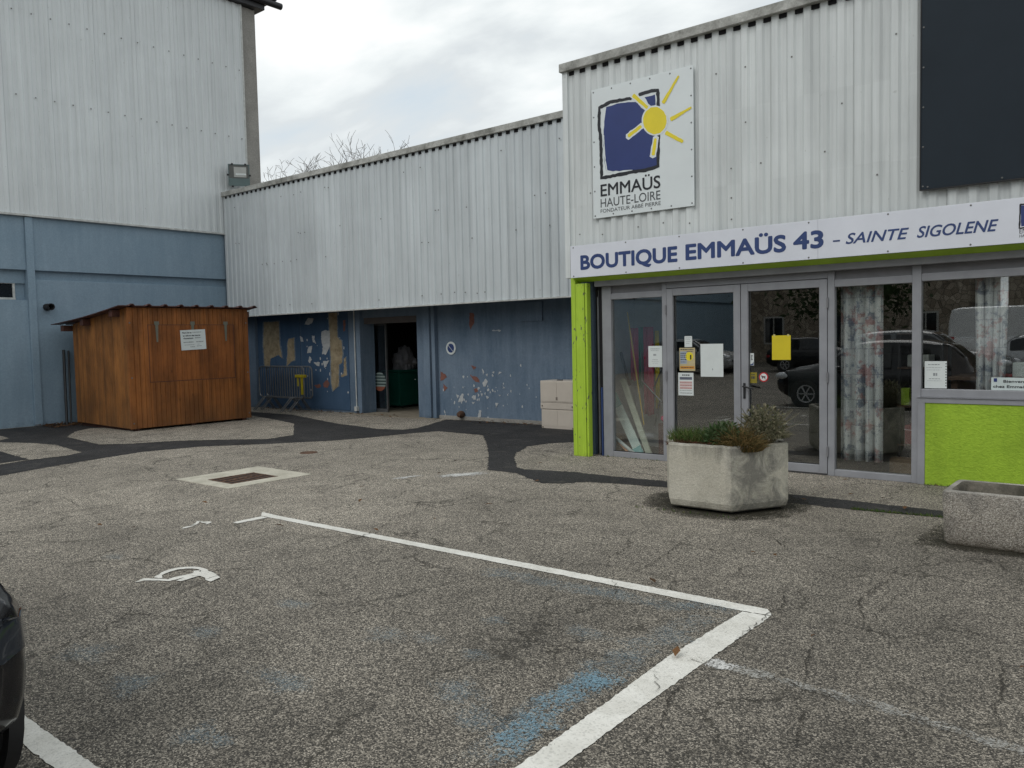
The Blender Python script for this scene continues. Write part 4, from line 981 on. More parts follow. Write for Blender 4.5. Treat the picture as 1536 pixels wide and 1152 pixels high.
# lime lintel, shutter box, post
mb = MB(); vs = [(x, y, z) for x in (-6.44, 6.0) for y, z in ((9.212, 2.462), (9.345, 2.408), (9.345, 2.462))]; mb.add(vs, [(0, 1, 2), (5, 4, 3), (0, 3, 4, 1), (1, 4, 5, 2), (2, 5, 3, 0)]); mb.build('lintel', 'green_lintel', sh)
mb = MB(); mb.box(-6.17, 6.0, 9.342, 9.47, 2.335, 2.455); mb.build('shutter_box', 'alu_dark', sh, .006)
mb = MB(); mb.box(-6.495, -6.425, 9.25, 9.40, 0, 2.47); mb.box(-6.418, -6.275, 9.244, 9.37, 0, 2.384); mb.box(-6.268, -6.235, 9.252, 9.345, 0, 2.384); mb.build('lime_post', 'green_post', sh, .006)
mb = MB(); mb.box(-6.47, -6.25, 9.262, 9.34, .0, 2.38); mb.box(-6.184, -6.10, 9.47, 9.56, 0, 2.34); mb.build('post_core', 'dark', sh)
mb = MB(); mb.box(-6.150, -6.125, 9.44, 9.469, 0, .95); mb.build('blue_strip', 'navy', sh)
mb = MB(); mb.tube([(-6.19, 9.45, 0), (-6.19, 9.45, 2.2)], .009, 6); mb.build('conduit', 'galv', sh)
FY0, FY1 = 9.44, 9.53
# fixed frame
mb = MB()
mb.box(-6.115, -5.97, FY0, FY1, 0, 2.335)                    # left jamb
mb.box(-5.19, -5.125, FY0, FY1, 0, 2.335)
mb.box(-3.075, -3.0, FY0, FY1, 0, 2.335)
mb.box(-2.19, -2.10, FY0 - .004, FY1, 0, 2.335)
for x0, x1 in ((-5.97, -5.19), (-3.0, -2.19)):
    mb.box(x0, x1, FY0 + .004, FY1, 0, .075); mb.box(x0, x1, FY0 + .004, FY1, 2.155, 2.235)
mb.box(-5.125, -3.075, FY0 + .004, FY1, 2.258, 2.335)
for x0, x1 in ((-2.10, -.02), (.06, 2.2), (2.28, 4.4)):
    mb.box(x0, x1, FY0 + .004, FY1, 2.165, 2.245); mb.box(x0, x1, FY0 + .004, FY1, .935, 1.02); mb.box(x1, x1 + .08, FY0, FY1, .935, 2.335)
mb.build('shopfront_frame', 'alu', sh, .006)
for x0, x1, z0 in ((-5.97, -5.19, 2.235), (-3.0, -2.19, 2.235), (-2.10, -.02, 2.245), (.06, 2.2, 2.245), (2.28, 4.4, 2.245)):
    mb = MB(); mb.box(x0, x1, FY0 + .03, FY1 - .01, z0, 2.335); mb.build('transom_panel', 'alu_dark', sh)
mb = MB(); mb.box(-2.125, 4.5, FY0 - .022, FY0 - .002, .875, .93); mb.box(-2.125, -2.055, FY0 - .022, FY0 - .002, 0, .874); mb.box(-2.13, 4.5, FY0 - .035, FY0 + .02, .931, .9345); mb.build('panel_frame', 'alu', sh, .004)
mb = MB(); mb.box(-2.054, 5.8, FY0 - .012, FY0 + .15, 0, .873); mb.build('lime_panel', 'green_panel', sh)
def pane(x0, x1, z0, z1, parent=sh, nm='window_pane'):
    p = MB(); p.box(x0, x1, 9.482, 9.490, z0, z1); return p.build(nm, 'glass', parent)
pane(-5.97, -5.19, .075, 2.155); pane(-3.0, -2.19, .075, 2.155); pane(-2.10, -.02, 1.02, 2.165); pane(.06, 2.2, 1.02, 2.165); pane(2.28, 4.4, 1.02, 2.165)
mb = MB(); mb.box(-5.97, -5.19, 9.478, 9.4815, .075, .085); mb.build('seal', 'black', sh)
# double doors
def door(x0, x1, hinge_x, handle):
    d = MB(); y0, y1 = 9.432, 9.525; s = .088
    d.box(x0, x0 + s, y0, y1, .02, 2.25); d.box(x1 - s, x1, y0, y1, .02, 2.25)
    d.box(x0 + s, x1 - s, y0 + .002, y1, 2.16, 2.25); d.box(x0 + s, x1 - s, y0 + .002, y1, .02, .115)
    do = d.build('glass_door', 'alu', sh, .005)
    pane(x0 + s, x1 - s, .115, 2.16, do, 'door_pane')
    g = MB()
    xa, xb, za, zb = x0 + s, x1 - s, .115, 2.16
    for q in ((xa, xa + .007, za, zb), (xb - .007, xb, za, zb), (xa + .007, xb - .007, za, za + .007), (xa + .007, xb - .007, zb - .007, zb)): g.box(q[0], q[1], 9.470, 9.4818, q[2], q[3])
    g.build('seal', 'black', do)
    for z in (.28, 1.13, 1.98):
        h = MB(); h.tube([(hinge_x, 9.424, z - .06), (hinge_x, 9.424, z + .06)], .011, 8); h.build('hinge', 'alu_dark', do)
    if handle:
        h = MB(); hx = x0 + .042
        h.box(hx - .014, hx + .014, 9.424, 9.432, .86, 1.05); h.tube([(hx, 9.424, 1.01), (hx, 9.385, 1.01), (hx + .02, 9.375, 1.008), (hx + .13, 9.375, .985)], .011, 8)
        h.lathe([(.010, 0), (.010, -.006), (0, -.006)], 10, 'Y', (hx + .002, 9.424, .895)); h.build('handle', 'black', do)
    return do
door(-5.120, -4.117, -5.127, False); door(-4.108, -3.080, -3.072, True)
mb = MB(); mb.box(-5.125, -3.075, 9.46, 9.56, 0, .016); mb.build('door_sill', 'alu_dark', sh)
# dark interior
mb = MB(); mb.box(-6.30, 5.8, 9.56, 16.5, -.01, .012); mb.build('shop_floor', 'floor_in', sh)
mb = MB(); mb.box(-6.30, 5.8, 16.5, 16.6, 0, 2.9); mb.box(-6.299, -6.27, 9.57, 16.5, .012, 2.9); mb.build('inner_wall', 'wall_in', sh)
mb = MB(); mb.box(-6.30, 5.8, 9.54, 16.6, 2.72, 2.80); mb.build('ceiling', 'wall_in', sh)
mb = MB(); mb.box(-6.268, -5.60, 10.55, 10.60, .012, 2.3); mb.box(-6.268, -6.25, 9.58, 10.54, .012, 2.3); mb.build('partition', 'wall_in_pale', sh)
for x, y in ((-4.6, 12.2), (-3.2, 14.2), (-1.6, 12.6), (-.6, 14.6), (1.2, 13)):
    t = thing('ceiling_lamp', 'lit tube lamp under the dark shop ceiling', 'lamp', (x, y, 2.68), 0, 'tube lamps on the shop ceiling')
    m = MB(); m.box(x - .6, x + .6, y - .06, y + .06, 2.67, 2.715); m.build('lamp_body', 'trim_white', t)
    m = MB(); m.tube([(x - .58, y, 2.652), (x + .58, y, 2.652)], .016, 8); m.build('tube', 'tube', t)

# ------------------------------------------------------------------ signs on the shop
t = thing('logo_sign', 'square white sign board with a blue square and yellow sun on the ribbed wall', 'sign', (-5.37, 9.26, 3.235))
LX0, LX1, LZ0, LZ1 = -6.105, -4.622, 3.238, 4.937
mb = MB(); mb.box(LX0, LX1, 9.252, 9.266, LZ0, LZ1); mb.build('board', 'sign_white', t, .003)
mb = MB()
for i in range(6):
    for j in range(6):
        if i in (0, 5) or j in (0, 5): mb.lathe([(.011, 0), (.009, -.004), (0, -.005)], 8, 'Y', (LX0 + .03 + i * (LX1 - LX0 - .06) / 5, 9.2515, LZ0 + .035 + j * (LZ1 - LZ0 - .07) / 5))
mb.build('board_screws', 'galv', t)
def thick(nm, polylines, w, y, mat, jit=.004, taper=None, closed_blob=False):
    mb = MB()
    for pl in polylines:
        P = []
        for i in range(len(pl) - 1):
            a = Vector(pl[i]); b = Vector(pl[i + 1]); m = max(1, int((b - a).length / .035))
            P += [a + (b - a) * (j / m) for j in range(m)]
        P.append(Vector(pl[-1])); n = len(P); L = []; Rr = []
        for i, p in enumerate(P):
            d = (P[min(i + 1, n - 1)] - P[max(i - 1, 0)]).normalized(); nn = Vector((-d.y, d.x))
            ww = w if taper is None else taper[0] + (taper[1] - taper[0]) * i / (n - 1)
            L.append(p + nn * (ww / 2 + random.uniform(-jit, jit))); Rr.append(p - nn * (ww / 2 + random.uniform(-jit, jit)))
        e = P[-1] - P[-2]; e = e.normalized() * w * .25; s0 = P[0] - P[1]; s0 = s0.normalized() * w * .25
        loop = L + [P[-1] + e] + Rr[::-1] + [P[0] + s0]
        vs = [(p.x, y, p.y) for p in loop]
        k = len(vs); n2 = n
        fs = [(i, i + 1, k - 2 - (i + 1), k - 2 - i) for i in range(n - 1)] + [(n - 1, n, n + 1), (0, k - 2, k - 1)]
        mb.add(vs, fs)
    return mb.build(nm, mat, t)
def flat(nm, polys, y, mat, step=.05, amp=.004):
    mb = MB()
    for pl in polys:
        q = jitter_loop(pl, step, amp) if amp else pl
        mb.add([(u, y, v) for u, v in q], [tuple(range(len(q)))])
    return mb.build(nm, mat, t, tri=True)
flat('blue_square', LOGO_BLUE, 9.2505, 'logo_blue')
thick('square_outline', LOGO_STROKE, .046, 9.2498, 'print_black', .006)
flat('sun_halo', LOGO_HALO, 9.2491, 'sign_white', .05, .005)
wr = [[(Vector(a) + (Vector(a) - Vector(b)).normalized() * .022)[:], (Vector(b) + (Vector(b) - Vector(a)).normalized() * .022)[:]] for a, b in LOGO_RAYS]
thick('ray_halo', wr[3:], .085, 9.2487, 'sign_white', .006)
thick('square_highlight', LOGO_WHITE, .016, 9.2485, 'sign_white', .003)
flat('sun_disc', LOGO_SUN, 9.2480, 'logo_yellow', .05, .004)
for i, rr in enumerate(LOGO_RAYS): thick('sun_ray', [rr], .04, 9.2478, 'logo_yellow', .003, (.026, .052) if i < 2 else (.042, .05))
for (pts, s, off, mt, nm) in ((LOGO_TXT[0], "EMMAÜS", .003, 'print_black', 'sign_lettering'), (LOGO_TXT[1], "HAUTE-LOIRE", 0.0, 'print_grey', 'sign_lettering'), (LOGO_TXT[2], "FONDATEUR ABBÉ PIERRE", .0, 'print_grey', 'sign_lettering')):
    (bx0, bz0), (bx1, bz1), (tx0, tz0), (tx1, tz1) = pts
    mb = MB(); text_on(mb, s, bx0, bx1, (bz0 + bz1) / 2, (tz0 + tz1 - bz0 - bz1) / 2, wall_y(9.2496), off); mb.build(nm, mt, t)

t = thing('fascia_sign', 'long white fascia board with dark blue lettering above the shop windows', 'sign', (-1.4, 9.2, 2.46))
mb = MB(); mb.box(-6.45, -3.10, 9.188, 9.208, 2.463, 2.896); mb.box(-3.098, 0.30, 9.188, 9.208, 2.463, 2.896); mb.box(.302, 3.7, 9.188, 9.208, 2.463, 2.896); mb.build('board', 'banner_white', t, .003)
mb = MB(); mb.box(-6.40, 3.7, 9.21, 9.262, 2.47, 2.88); mb.build('board_rail', 'dark', t)
mb = MB()
for i in range(13):
    for z in (2.485, 2.872): mb.lathe([(.010, 0), (.008, -.004), (0, -.005)], 8, 'Y', (-6.40 + .80 * i + .03 * (i % 2), 9.1875, z))
mb.build('board_screws', 'screw', t)
for w_, xa, xb, zb, cp, bo, shr in (("BOUTIQUE", -6.285, -4.825, 2.562, .197, .0100, 0), ("EMMAÜS", -4.715, -3.455, 2.570, .197, .0100, 0), ("43", -3.375, -3.035, 2.580, .197, .0100, 0), ("-", -2.935, -2.86, 2.607, .105, .002, 0), ("SAINTE", -2.80, -2.165, 2.597, .115, .0028, .28), ("SIGOLENE", -2.09, -1.36, 2.597, .115, .0028, .28)):
    mb = MB(); text_on(mb, w_, xa, xb, zb, cp, wall_y(9.1868), bo, shr); mb.build('lettering', 'navy', t)
def mini(u, v): return (-1.18 + u, 2.62 + v)
flat('mini_square', [[mini(.01, .0), mini(.16, .005), mini(.165, .19), mini(.005, .20)]], 9.1870, 'logo_blue')
thick('mini_outline', [[mini(.0, .21), mini(-.005, -.015), mini(.17, -.008), mini(.175, .20), mini(.0, .21)]], .014, 9.1866, 'print_black', .002)
flat('mini_sun', [[(mini(.165, .17)[0] + .045 * math.cos(a), mini(.165, .17)[1] + .045 * math.sin(a)) for a in [k * .524 for k in range(12)]]], 9.1862, 'logo_yellow', .05, 0)
mb = MB(); text_on(mb, "EMMAÜS", -1.185, -.985, 2.553, .045, wall_y(9.1868)); mb.build('mini_lettering', 'print_black', t)
mb = MB(); text_on(mb, "HAUTE-LOIRE", -1.185, -.985, 2.515, .028, wall_y(9.1868)); mb.build('mini_lettering', 'print_black', t)

t = thing('blank_board', 'large dark slate grey board fixed blank on the ribbed wall above the fascia', 'board', (-.2, 9.24, 3.085))
mb = MB(); mb.box(-2.066, 1.6, 9.225, 9.262, 3.088, 5.20); mb.build('board', 'slate', t, .004)
mb = MB(); mb.box(-2.076, -2.067, 9.219, 9.264, 3.08, 5.21); mb.box(-2.066, 1.6, 9.219, 9.264, 3.078, 3.087); mb.build('board_edge', 'black', t)
mb = MB()
for i in range(6): mb.lathe([(.010, 0), (.008, -.004), (0, -.005)], 8, 'Y', (-2.045, 9.2245, 3.12 + i * .40)); mb.lathe([(.010, 0), (.008, -.004), (0, -.005)], 8, 'Y', (-2.0 + i * .66, 9.2245, 3.11))
mb.build('board_screws', 'screw', t)

# ------------------------------------------------------------------ papers on the glass
def notice(name, label, x0, x1, z0, z1, mat, y=9.4795, cat='notice', tilt=0, grp=None):
    t = thing(name, label, cat, ((x0 + x1) / 2, y, z0), 0, grp)
    m = MB(); m.box(x0, x1, y, y + .0012, z0, z1); m.build('sheet', mat, t); return t
def bars(t, rows, mat, y=9.4787, nm='printed_lines'):
    m = MB()
    for x0, x1, z, h in rows:
        x = x0
        while x < x1 - .004:
            w = min(random.uniform(.008, .03), x1 - x); m.add([(x, y, z), (x + w, y, z), (x + w, y, z + h), (x, y, z + h)], [(0, 1, 2, 3)]); x += w + .005
    return m.build(nm, mat, t)
t = notice('notice', 'white printed sheet on the left window beside the stored boards', -5.42, -5.215, 1.235, 1.515, 'paper')
bars(t, [(-5.39, -5.25, 1.472, .008), (-5.385, -5.26, 1.45, .005), (-5.36, -5.28, 1.33, .006), (-5.37, -5.27, 1.31, .004), (-5.36, -5.28, 1.285, .004), (-5.345, -5.30, 1.385, .024)], 'ink_grey')
t = notice('notice', 'small white slip topmost on the left glass door', -4.89, -4.785, 1.495, 1.635, 'paper')
bars(t, [(-4.875, -4.80, 1.61, .005), (-4.875, -4.81, 1.59, .004), (-4.87, -4.80, 1.565, .004), (-4.87, -4.82, 1.54, .004)], 'ink_grey')
t = notice('poster', 'orange and yellow poster under the small slip on the left glass door', -4.965, -4.745, 1.19, 1.485, plain('poster cream', (.50, .42, .24), .7), cat='poster')
m = MB(); m.box(-4.955, -4.755, 9.4787, 9.4793, 1.215, 1.25); m.build('orange_band', plain('poster orange', (.62, .27, .03), .6), t)
m = MB(); m.box(-4.955, -4.86, 9.4788, 9.4794, 1.28, 1.44); m.build('blue_block', plain('poster grey blue', (.33, .38, .46), .6), t)
m = MB(); m.lathe([(.055, 0), (.055, -.0004), (0, -.0004)], 20, 'Y', (-4.825, 9.4790, 1.375)); m.build('yellow_spot', 'logo_yellow', t)
m = MB(); m.box(-4.815, -4.795, 9.4780, 9.4785, 1.335, 1.395); m.build('figure', 'print_black', t)
bars(t, [(-4.95, -4.765, 1.458, .012), (-4.95, -4.87, 1.41, .010), (-4.95, -4.865, 1.385, .010), (-4.95, -4.865, 1.36, .012), (-4.95, -4.865, 1.33, .012), (-4.95, -4.88, 1.30, .008), (-4.94, -4.77, 1.228, .010), (-4.86, -4.77, 1.435, .008)], 'ink', 9.4782)
t = notice('poster', 'white timetable poster with pink rows lowest on the left glass door', -4.985, -4.77, .872, 1.165, 'paper', cat='poster')
m = MB()
for k in range(3): m.box(-4.965, -4.79, 9.4788, 9.4794, .955 + k * .035, .983 + k * .035)
m.build('pink_rows', plain('poster pink', (.60, .38, .36), .7), t)
m = MB(); m.box(-4.965, -4.79, 9.4788, 9.4794, 1.075, 1.11); m.build('photo_strip', plain('poster photo', (.12, .13, .17), .6), t)
bars(t, [(-4.93, -4.82, 1.128, .014), (-4.965, -4.79, .935, .004), (-4.965, -4.79, .90, .006), (-4.96, -4.79, .965, .003), (-4.96, -4.79, 1.0, .003), (-4.96, -4.79, 1.035, .003)], 'ink', 9.4782)
t = notice('notice', 'large blank white sheet in the middle of the left glass door', -4.668, -4.362, 1.118, 1.532, 'paper')
bars(t, [(-4.51, -4.50, 1.20, .022)], 'ink_grey')
t = notice('notice', 'plain bright yellow sheet on the right glass door', -3.74, -3.515, 1.33, 1.62, plain('yellow paper', (.66, .53, .015), .6, 0, .06))
m = MB(); m.box(-3.722, -3.70, 9.4783, 9.4790, 1.610, 1.635); m.box(-3.555, -3.533, 9.4783, 9.4790, 1.610, 1.635); m.build('tape', plain('tape', (.55, .5, .2), .3), t)
t = notice('sticker', 'narrow white sticker with a dark tick near the door edge', -4.015, -3.965, 1.262, 1.412, 'paper', cat='sticker')
m = MB(); m.add([(-4.012, 9.4787, 1.266), (-3.97, 9.4787, 1.266), (-3.97, 9.4787, 1.31), (-3.985, 9.4787, 1.285), (-4.012, 9.4787, 1.275)], [(0, 1, 2, 3, 4)]); m.build('tick', 'navy', t, tri=True)
bars(t, [(-4.0, -3.98, 1.33 + k * .016, .010) for k in range(4)], 'ink')
t = notice('sticker', 'small faded yellow sticker above the door handle', -4.018, -3.928, 1.048, 1.178, plain('faded yellow', (.26, .21, .02), .5), cat='sticker')
bars(t, [(-4.0, -3.945, 1.10, .03), (-4.0, -3.95, 1.145, .01)], 'ink')
t = thing('sticker', 'round red and white no dogs sticker on the right glass door', 'sticker', (-3.845, 9.4795, 1.06))
m = MB(); m.lathe([(.058, 0), (.058, -.0006), (0, -.0006)], 28, 'Y', (-3.845, 9.4800, 1.122)); m.build('red_disc', plain('sticker red', (.50, .02, .03), .5), t)
m = MB(); m.lathe([(.044, 0), (.044, -.0006), (0, -.0006)], 28, 'Y', (-3.845, 9.4792, 1.122)); m.build('white_field', 'paper', t)
m = MB(); yy = 9.4782
m.add([(x - 3.845, yy, z + 1.122) for x, z in [(-.03, .010), (-.022, .022), (-.012, .012), (.015, .010), (.025, .018), (.022, .0), (.022, -.02), (.014, -.02), (.012, -.006), (-.010, -.006), (-.012, -.02), (-.02, -.02), (-.02, .002)]], [tuple(range(13))]); m.build('dog_figure', 'print_black', t, tri=True)
m = MB(); m.beam((-3.845 - .032, 9.4778, 1.122 + .032), (-3.845 + .032, 9.4778, 1.122 - .032), .0006, .009, (0, 1, 0)); m.build('bar', plain('sticker bar red', (.50, .02, .03), .5), t)
t = notice('notice', 'white perforated sheet in the corner of the window over the lime panel', -2.072, -1.86, 1.028, 1.315, 'paper')
bars(t, [(-2.04, -1.92, 1.275, .009), (-2.055, -1.90, 1.245, .004), (-2.05, -1.92, 1.22, .004), (-1.99, -1.95, 1.16, .03), (-2.03, -1.92, 1.125, .007), (-2.045, -1.91, 1.105, .004)], 'ink_grey')
m = MB()
for k in range(9): m.box(-1.872, -1.863, 9.4786, 9.4792, 1.05 + k * .029, 1.062 + k * .029)
m.build('punch_holes', 'print_black', t)
t = notice('welcome_sign', 'pale welcome sign with dark lettering at the window foot', -1.452, -.98, 1.022, 1.150, plain('pale green card', (.56, .63, .62), .6), cat='sign')
m = MB(); text_on(m, "Bienvenue", -1.345, -1.11, 1.098, .028, wall_y(9.4786), .0012); m.build('lettering', 'print_grey', t)
m = MB(); text_on(m, "chez Emmaüs 43", -1.435, -1.06, 1.045, .028, wall_y(9.4786), .0012); m.build('lettering', 'print_grey', t)
m = MB(); m.box(-1.43, -1.40, 9.4784, 9.4790, 1.105, 1.142); m.build('emblem', 'logo_blue', t)

# ------------------------------------------------------------------ things behind the glass
def stuffed(name, label, cat, mb, mat, bevel=.004, grp=None, smooth=False):
    o = mb.build(name, mat, None, bevel, smooth); return tag(o, label, cat, grp)
mb = MB(); mb.tube([(-5.99, 9.9, 1.99), (-5.70, 9.82, .42)], .010, 8); stuffed('broom_stick', 'thin yellow broom stick leaning behind the left window', 'stick', mb, plain('yellow varnish', (.55, .38, .06), .4), 0)
mb = MB(); mb.beam((-6.20, 9.84, .80), (-5.66, 9.64, .03), .13, .02, (0, -1, .4)); stuffed('stored_board', 'wide pale mint board leaning behind the left window', 'board', mb, 'mint')
mb = MB(); mb.beam((-6.21, 9.815, .83), (-6.09, 9.77, .66), .135, .024, (0, -1, .4)); mb.beam((-5.72, 9.64, .12), (-5.655, 9.615, .03), .135, .024, (0, -1, .4)); stuffed('board_bracket', 'teal printed ends wrapped round the mint board', 'board', mb, 'teal')
mb = MB(); mb.beam((-6.10, 9.92, 1.04), (-5.53, 9.66, .02), .075, .025, (0, -1, .4)); mb.beam((-6.06, 9.93, 1.04), (-5.49, 9.67, .02), .02, .03, (0, -1, .4)); stuffed('stored_board', 'long sage coloured board leaning behind the mint one', 'board', mb, 'sage')
mb = MB(); mb.tube([(-6.20, 9.66, .36), (-5.80, 9.60, .03)], .022, 10); stuffed('cardboard_tube', 'orange tube lying low behind the left window', 'tube', mb, 'orange', 0)
mb = MB(); mb.tube([(-6.04, 9.615, .24), (-5.70, 9.585, .03)], .024, 10); stuffed('cardboard_tube', 'white tube lying low over the orange one', 'tube', mb, 'paper', 0)
mb = MB(); mb.beam((-6.23, 10.1, 1.42), (-6.03, 10.0, .95), .03, .03); stuffed('wooden_stick', 'dark slanting wooden stick behind the left window', 'stick', mb, 'brown')
mb = MB(); mb.tube([(-5.78, 10.25, .9), (-5.52, 10.1, 1.28), (-5.50, 10.1, 1.2), (-5.85, 10.4, .35)], .012, 8); mb.tube([(-6.05, 10.4, 1.75), (-6.0, 10.3, 1.0), (-5.62, 10.2, .7)], .012, 8); stuffed('folding_frame', 'bent grey tube frame behind the yellow broom stick', 'frame', mb, 'galv', 0, None, True)
def cloth(name, label, x0, x1, y, z0, z1, mat, waves, amp):
    mb = MB(); n = 40; vs = []
    for i in range(n + 1):
        u = i / n; x = x0 + (x1 - x0) * u; w = math.sin(u * waves * 6.283) + .35 * math.sin(u * waves * 2.3 * 6.283 + 1)
        vs += [(x, y + amp * w, z0 + .01 * math.sin(u * 9)), (x, y + amp * w * .8, (z0 + z1) / 2), (x, y + amp * w * .6, z1)]
    fs = []
    for i in range(n): a = 3 * i; fs += [(a, a + 3, a + 4, a + 1), (a + 1, a + 4, a + 5, a + 2)]
    mb.add(vs, fs); o = mb.build(name, mat, None, 0, True)
    md = o.modifiers.new('thickness', 'SOLIDIFY'); md.thickness = .004
    return tag(o, label, 'cloth')
for x0, x1, z0, z1, m_, lab in ((-6.22, -6.08, 1.0, 1.77, 'pink', 'dark pink hanging cloth strip furthest to the window frame'), (-6.08, -6.0, .9, 1.78, 'green_cloth', 'green hanging cloth strip between two pink ones'), (-6.0, -5.83, .5, 1.78, 'pink', 'wide bright pink cloth strip beside the green one'), (-5.81, -5.74, .6, 1.72, 'logo_yellow', 'narrow yellow cloth strip beside the white printed sheet')):
    cloth('hanging_cloth', lab, x0, x1, 10.35, z0, z1, m_, 1.5, .015)
mb = MB(); mb.box(-6.22, -5.98, 9.70, 9.95, .013, .26); stuffed('cardboard_box', 'brown cardboard box on the shop floor behind the tubes', 'box', mb, 'cardboard')
mb = MB(); mb.box(-5.42, -5.22, 9.72, 9.92, .013, .46); stuffed('dark_box', 'dark red brown box standing by the window mullion', 'box', mb, plain('dark red box', (.09, .03, .025), .6))
mb = MB(); mb.lathe([(0, 0), (.05, .01), (.085, .05), (.08, .09), (.03, .11), (0, .11)], 16, 'Z', (-5.33, 9.80, .462)); stuffed('pink_pot', 'small pink pot on the dark red brown box', 'pot', mb, 'pink', 0, None, True)
mb = MB(); mb.tube([(-6.10, 9.98, .55), (-6.02, 9.9, .02)], .014, 8); stuffed('pale_rod', 'pale thin rod behind the orange tube', 'rod', mb, 'trim_white', 0)
def curtain(label, x0, x1, y, z0, z1, waves, amp, pinch=None):
    t = thing('curtain', label, 'curtain', ((x0 + x1) / 2, y, z0)); n = 90; rows = 14; vs = []
    for j in range(rows + 1):
        v = j / rows; z = z0 + (z1 - z0) * v
        for i in range(n + 1):
            u = i / n; ph = u * waves * 6.283 + .5 * math.sin(u * 7 + 1)
            wv = math.sin(ph) * (.75 + .25 * math.sin(3 * u + 2 * v)); xx = x0 + (x1 - x0) * u
            if pinch: xx = (x0 + x1) / 2 + (xx - (x0 + x1) / 2) * (1 - pinch * (1 - v)) - pinch * .04 * (1 - v)
            vs.append((xx + .012 * math.cos(ph), y + amp * wv * (.7 + .3 * (1 - v)), z))
    fs = [(j * (n + 1) + i, j * (n + 1) + i + 1, (j + 1) * (n + 1) + i + 1, (j + 1) * (n + 1) + i) for j in range(rows) for i in range(n)]
    mb = MB(); mb.add(vs, fs); o = mb.build('cloth', 'curtain', t, 0, True)
    md = o.modifiers.new('thickness', 'SOLIDIFY'); md.thickness = .003
    mb = MB(); mb.tube([(x0 - .1, y, z1 + .02), (x1 + .1, y, z1 + .02)], .012, 8); mb.build('curtain_rail', 'galv', t)
curtain('long pale printed curtain hanging in four folds beside the glass doors', -3.0, -2.54, 9.63, .17, 2.24, 4, .055)
curtain('short pale printed curtain gathered behind the window over the lime panel', -1.64, -1.33, 9.62, .95, 2.24, 4, .04, .18)
t = thing('shelf_rack', 'dark shelf rack with oddments behind the printed curtain', 'shelf', (-2.35, 10.4, 0))
mb = MB()
for x in (-2.50, -2.05):
    for y in (10.2, 10.6): mb.box(x - .015, x + .015, y - .015, y + .015, .012, 1.7)
mb.build('posts', 'black', t)
for z in (.30, .75, 1.2, 1.6):
    m = MB(); m.box(-2.52, -2.03, 10.18, 10.62, z, z + .02); m.build('shelf', 'brown', t)
def goods(name, label, cat, x, y, z, w, d, h, mat, rz=0.0):
    m = MB(); m.box(-w / 2, w / 2, -d / 2, d / 2, 0, h, rotbox(x, y, z, rz)); return stuffed(name, label, cat, m, mat, .008)
goods('red_crate', 'red crate on the lower shelf behind the printed curtain', 'crate', -2.27, 10.33, .321, .34, .25, .22, 'red')
goods('green_tin', 'lime green tin on the shelf behind the printed curtain', 'tin', -2.45, 10.30, .771, .09, .09, .20, 'green_lintel')
goods('cardboard_box', 'small brown box on the middle shelf behind the curtain', 'box', -2.22, 10.32, .771, .2, .2, .12, 'cardboard', .2)
goods('book_stack', 'pale stack of books on the top shelf behind the curtain', 'books', -2.3, 10.34, 1.221, .24, .18, .14, 'trim_white', -.15)
goods('cardboard_box', 'low brown box on the shop floor behind the curtain foot', 'box', -2.42, 10.05, .013, .26, .2, .16, 'cardboard', .1)
goods('white_shoes', 'pale bundle on the shop floor beside the low brown box', 'bundle', -2.14, 10.02, .013, .16, .12, .07, 'paper', .3)
t = thing('display_table', 'brown table behind the window over the lime panel', 'table', (-1.0, 10.0, 0))
m = MB(); m.box(-1.9, .2, 9.75, 10.4, 1.10, 1.14); m.build('table_top', 'brown', t, .006)
for x in (-1.85, .15):
    m = MB(); m.box(x - .03, x + .03, 9.8, 9.86, .012, 1.10); m.build('leg', 'brown', t)
goods('white_box', 'white box with a red edge on the brown display table', 'box', -1.14, 9.90, 1.1405, .34, .22, .15, 'paper')
goods('red_tray', 'flat red tray under the welcome sign edge on the display table', 'tray', -1.40, 9.84, 1.1405, .18, .14, .03, 'red')
goods('dark_bag', 'dark patterned bag on the display table beside the gathered curtain', 'bag', -1.42, 9.95, 1.171, .15, .1, .17, 'bag_dark')
for i in range(5): goods('clothes_rail_stack', ('tall dark stack far back in the shop', 'grey stack far back in the shop', 'brown stack far back in the shop', 'green stack far back in the shop', 'pale stack far back in the shop')[i], 'stack', -4.6 + i * 1.15, 13.6 + (i % 2) * .9, .013, .8, .5, 1.0 + .25 * (i % 3), ('bag_dark', 'wall_in', 'brown', 'teal', 'trim_white')[i])

# ------------------------------------------------------------------ wooden kiosk
kx, ky0, ky1, kb, kd = -15.70, 7.46, 10.06, -18.15, .055
t = shed = thing('wooden_shed', 'orange brown wooden kiosk with a closed hatch and rusty ribbed roof', 'kiosk', (kx, ky0, 0))
BRD = [(0, -.004), (.05, .008), (.92, .008), (.97, -.004)]
ztop = lambda x: 2.42 - (kx - x) * .105
mb = MB(); mb.corr((kx, ky0), (kx, ky1), (1, 0), kd, 2.42, .1, BRD); mb.build('front_wall', 'wood_front', t)
mb = MB(); mb.corr((kb, ky0), (kx, ky0), (0, -1), lambda u: kd + .03 * (1 - u / 2.45), lambda u: ztop(kb + u), .1, BRD); mb.build('side_wall', 'wood_side', t)
mb = MB(); mb.corr((kx, ky1), (kb, ky1), (0, 1), kd, lambda u: ztop(kx - u), .1, BRD); mb.build('side_wall', 'wood_side', t)
mb = MB(); mb.corr((kb, ky1), (kb, ky0), (-1, 0), kd, ztop(kb), .1, BRD); mb.build('back_wall', 'wood_front', t)
mb = MB(); mb.box(kx - .03, kx + .018, ky0 - .018, ky0 + .07, kd - .005, 2.42); mb.build('corner_board', 'wood_front', t, .004)
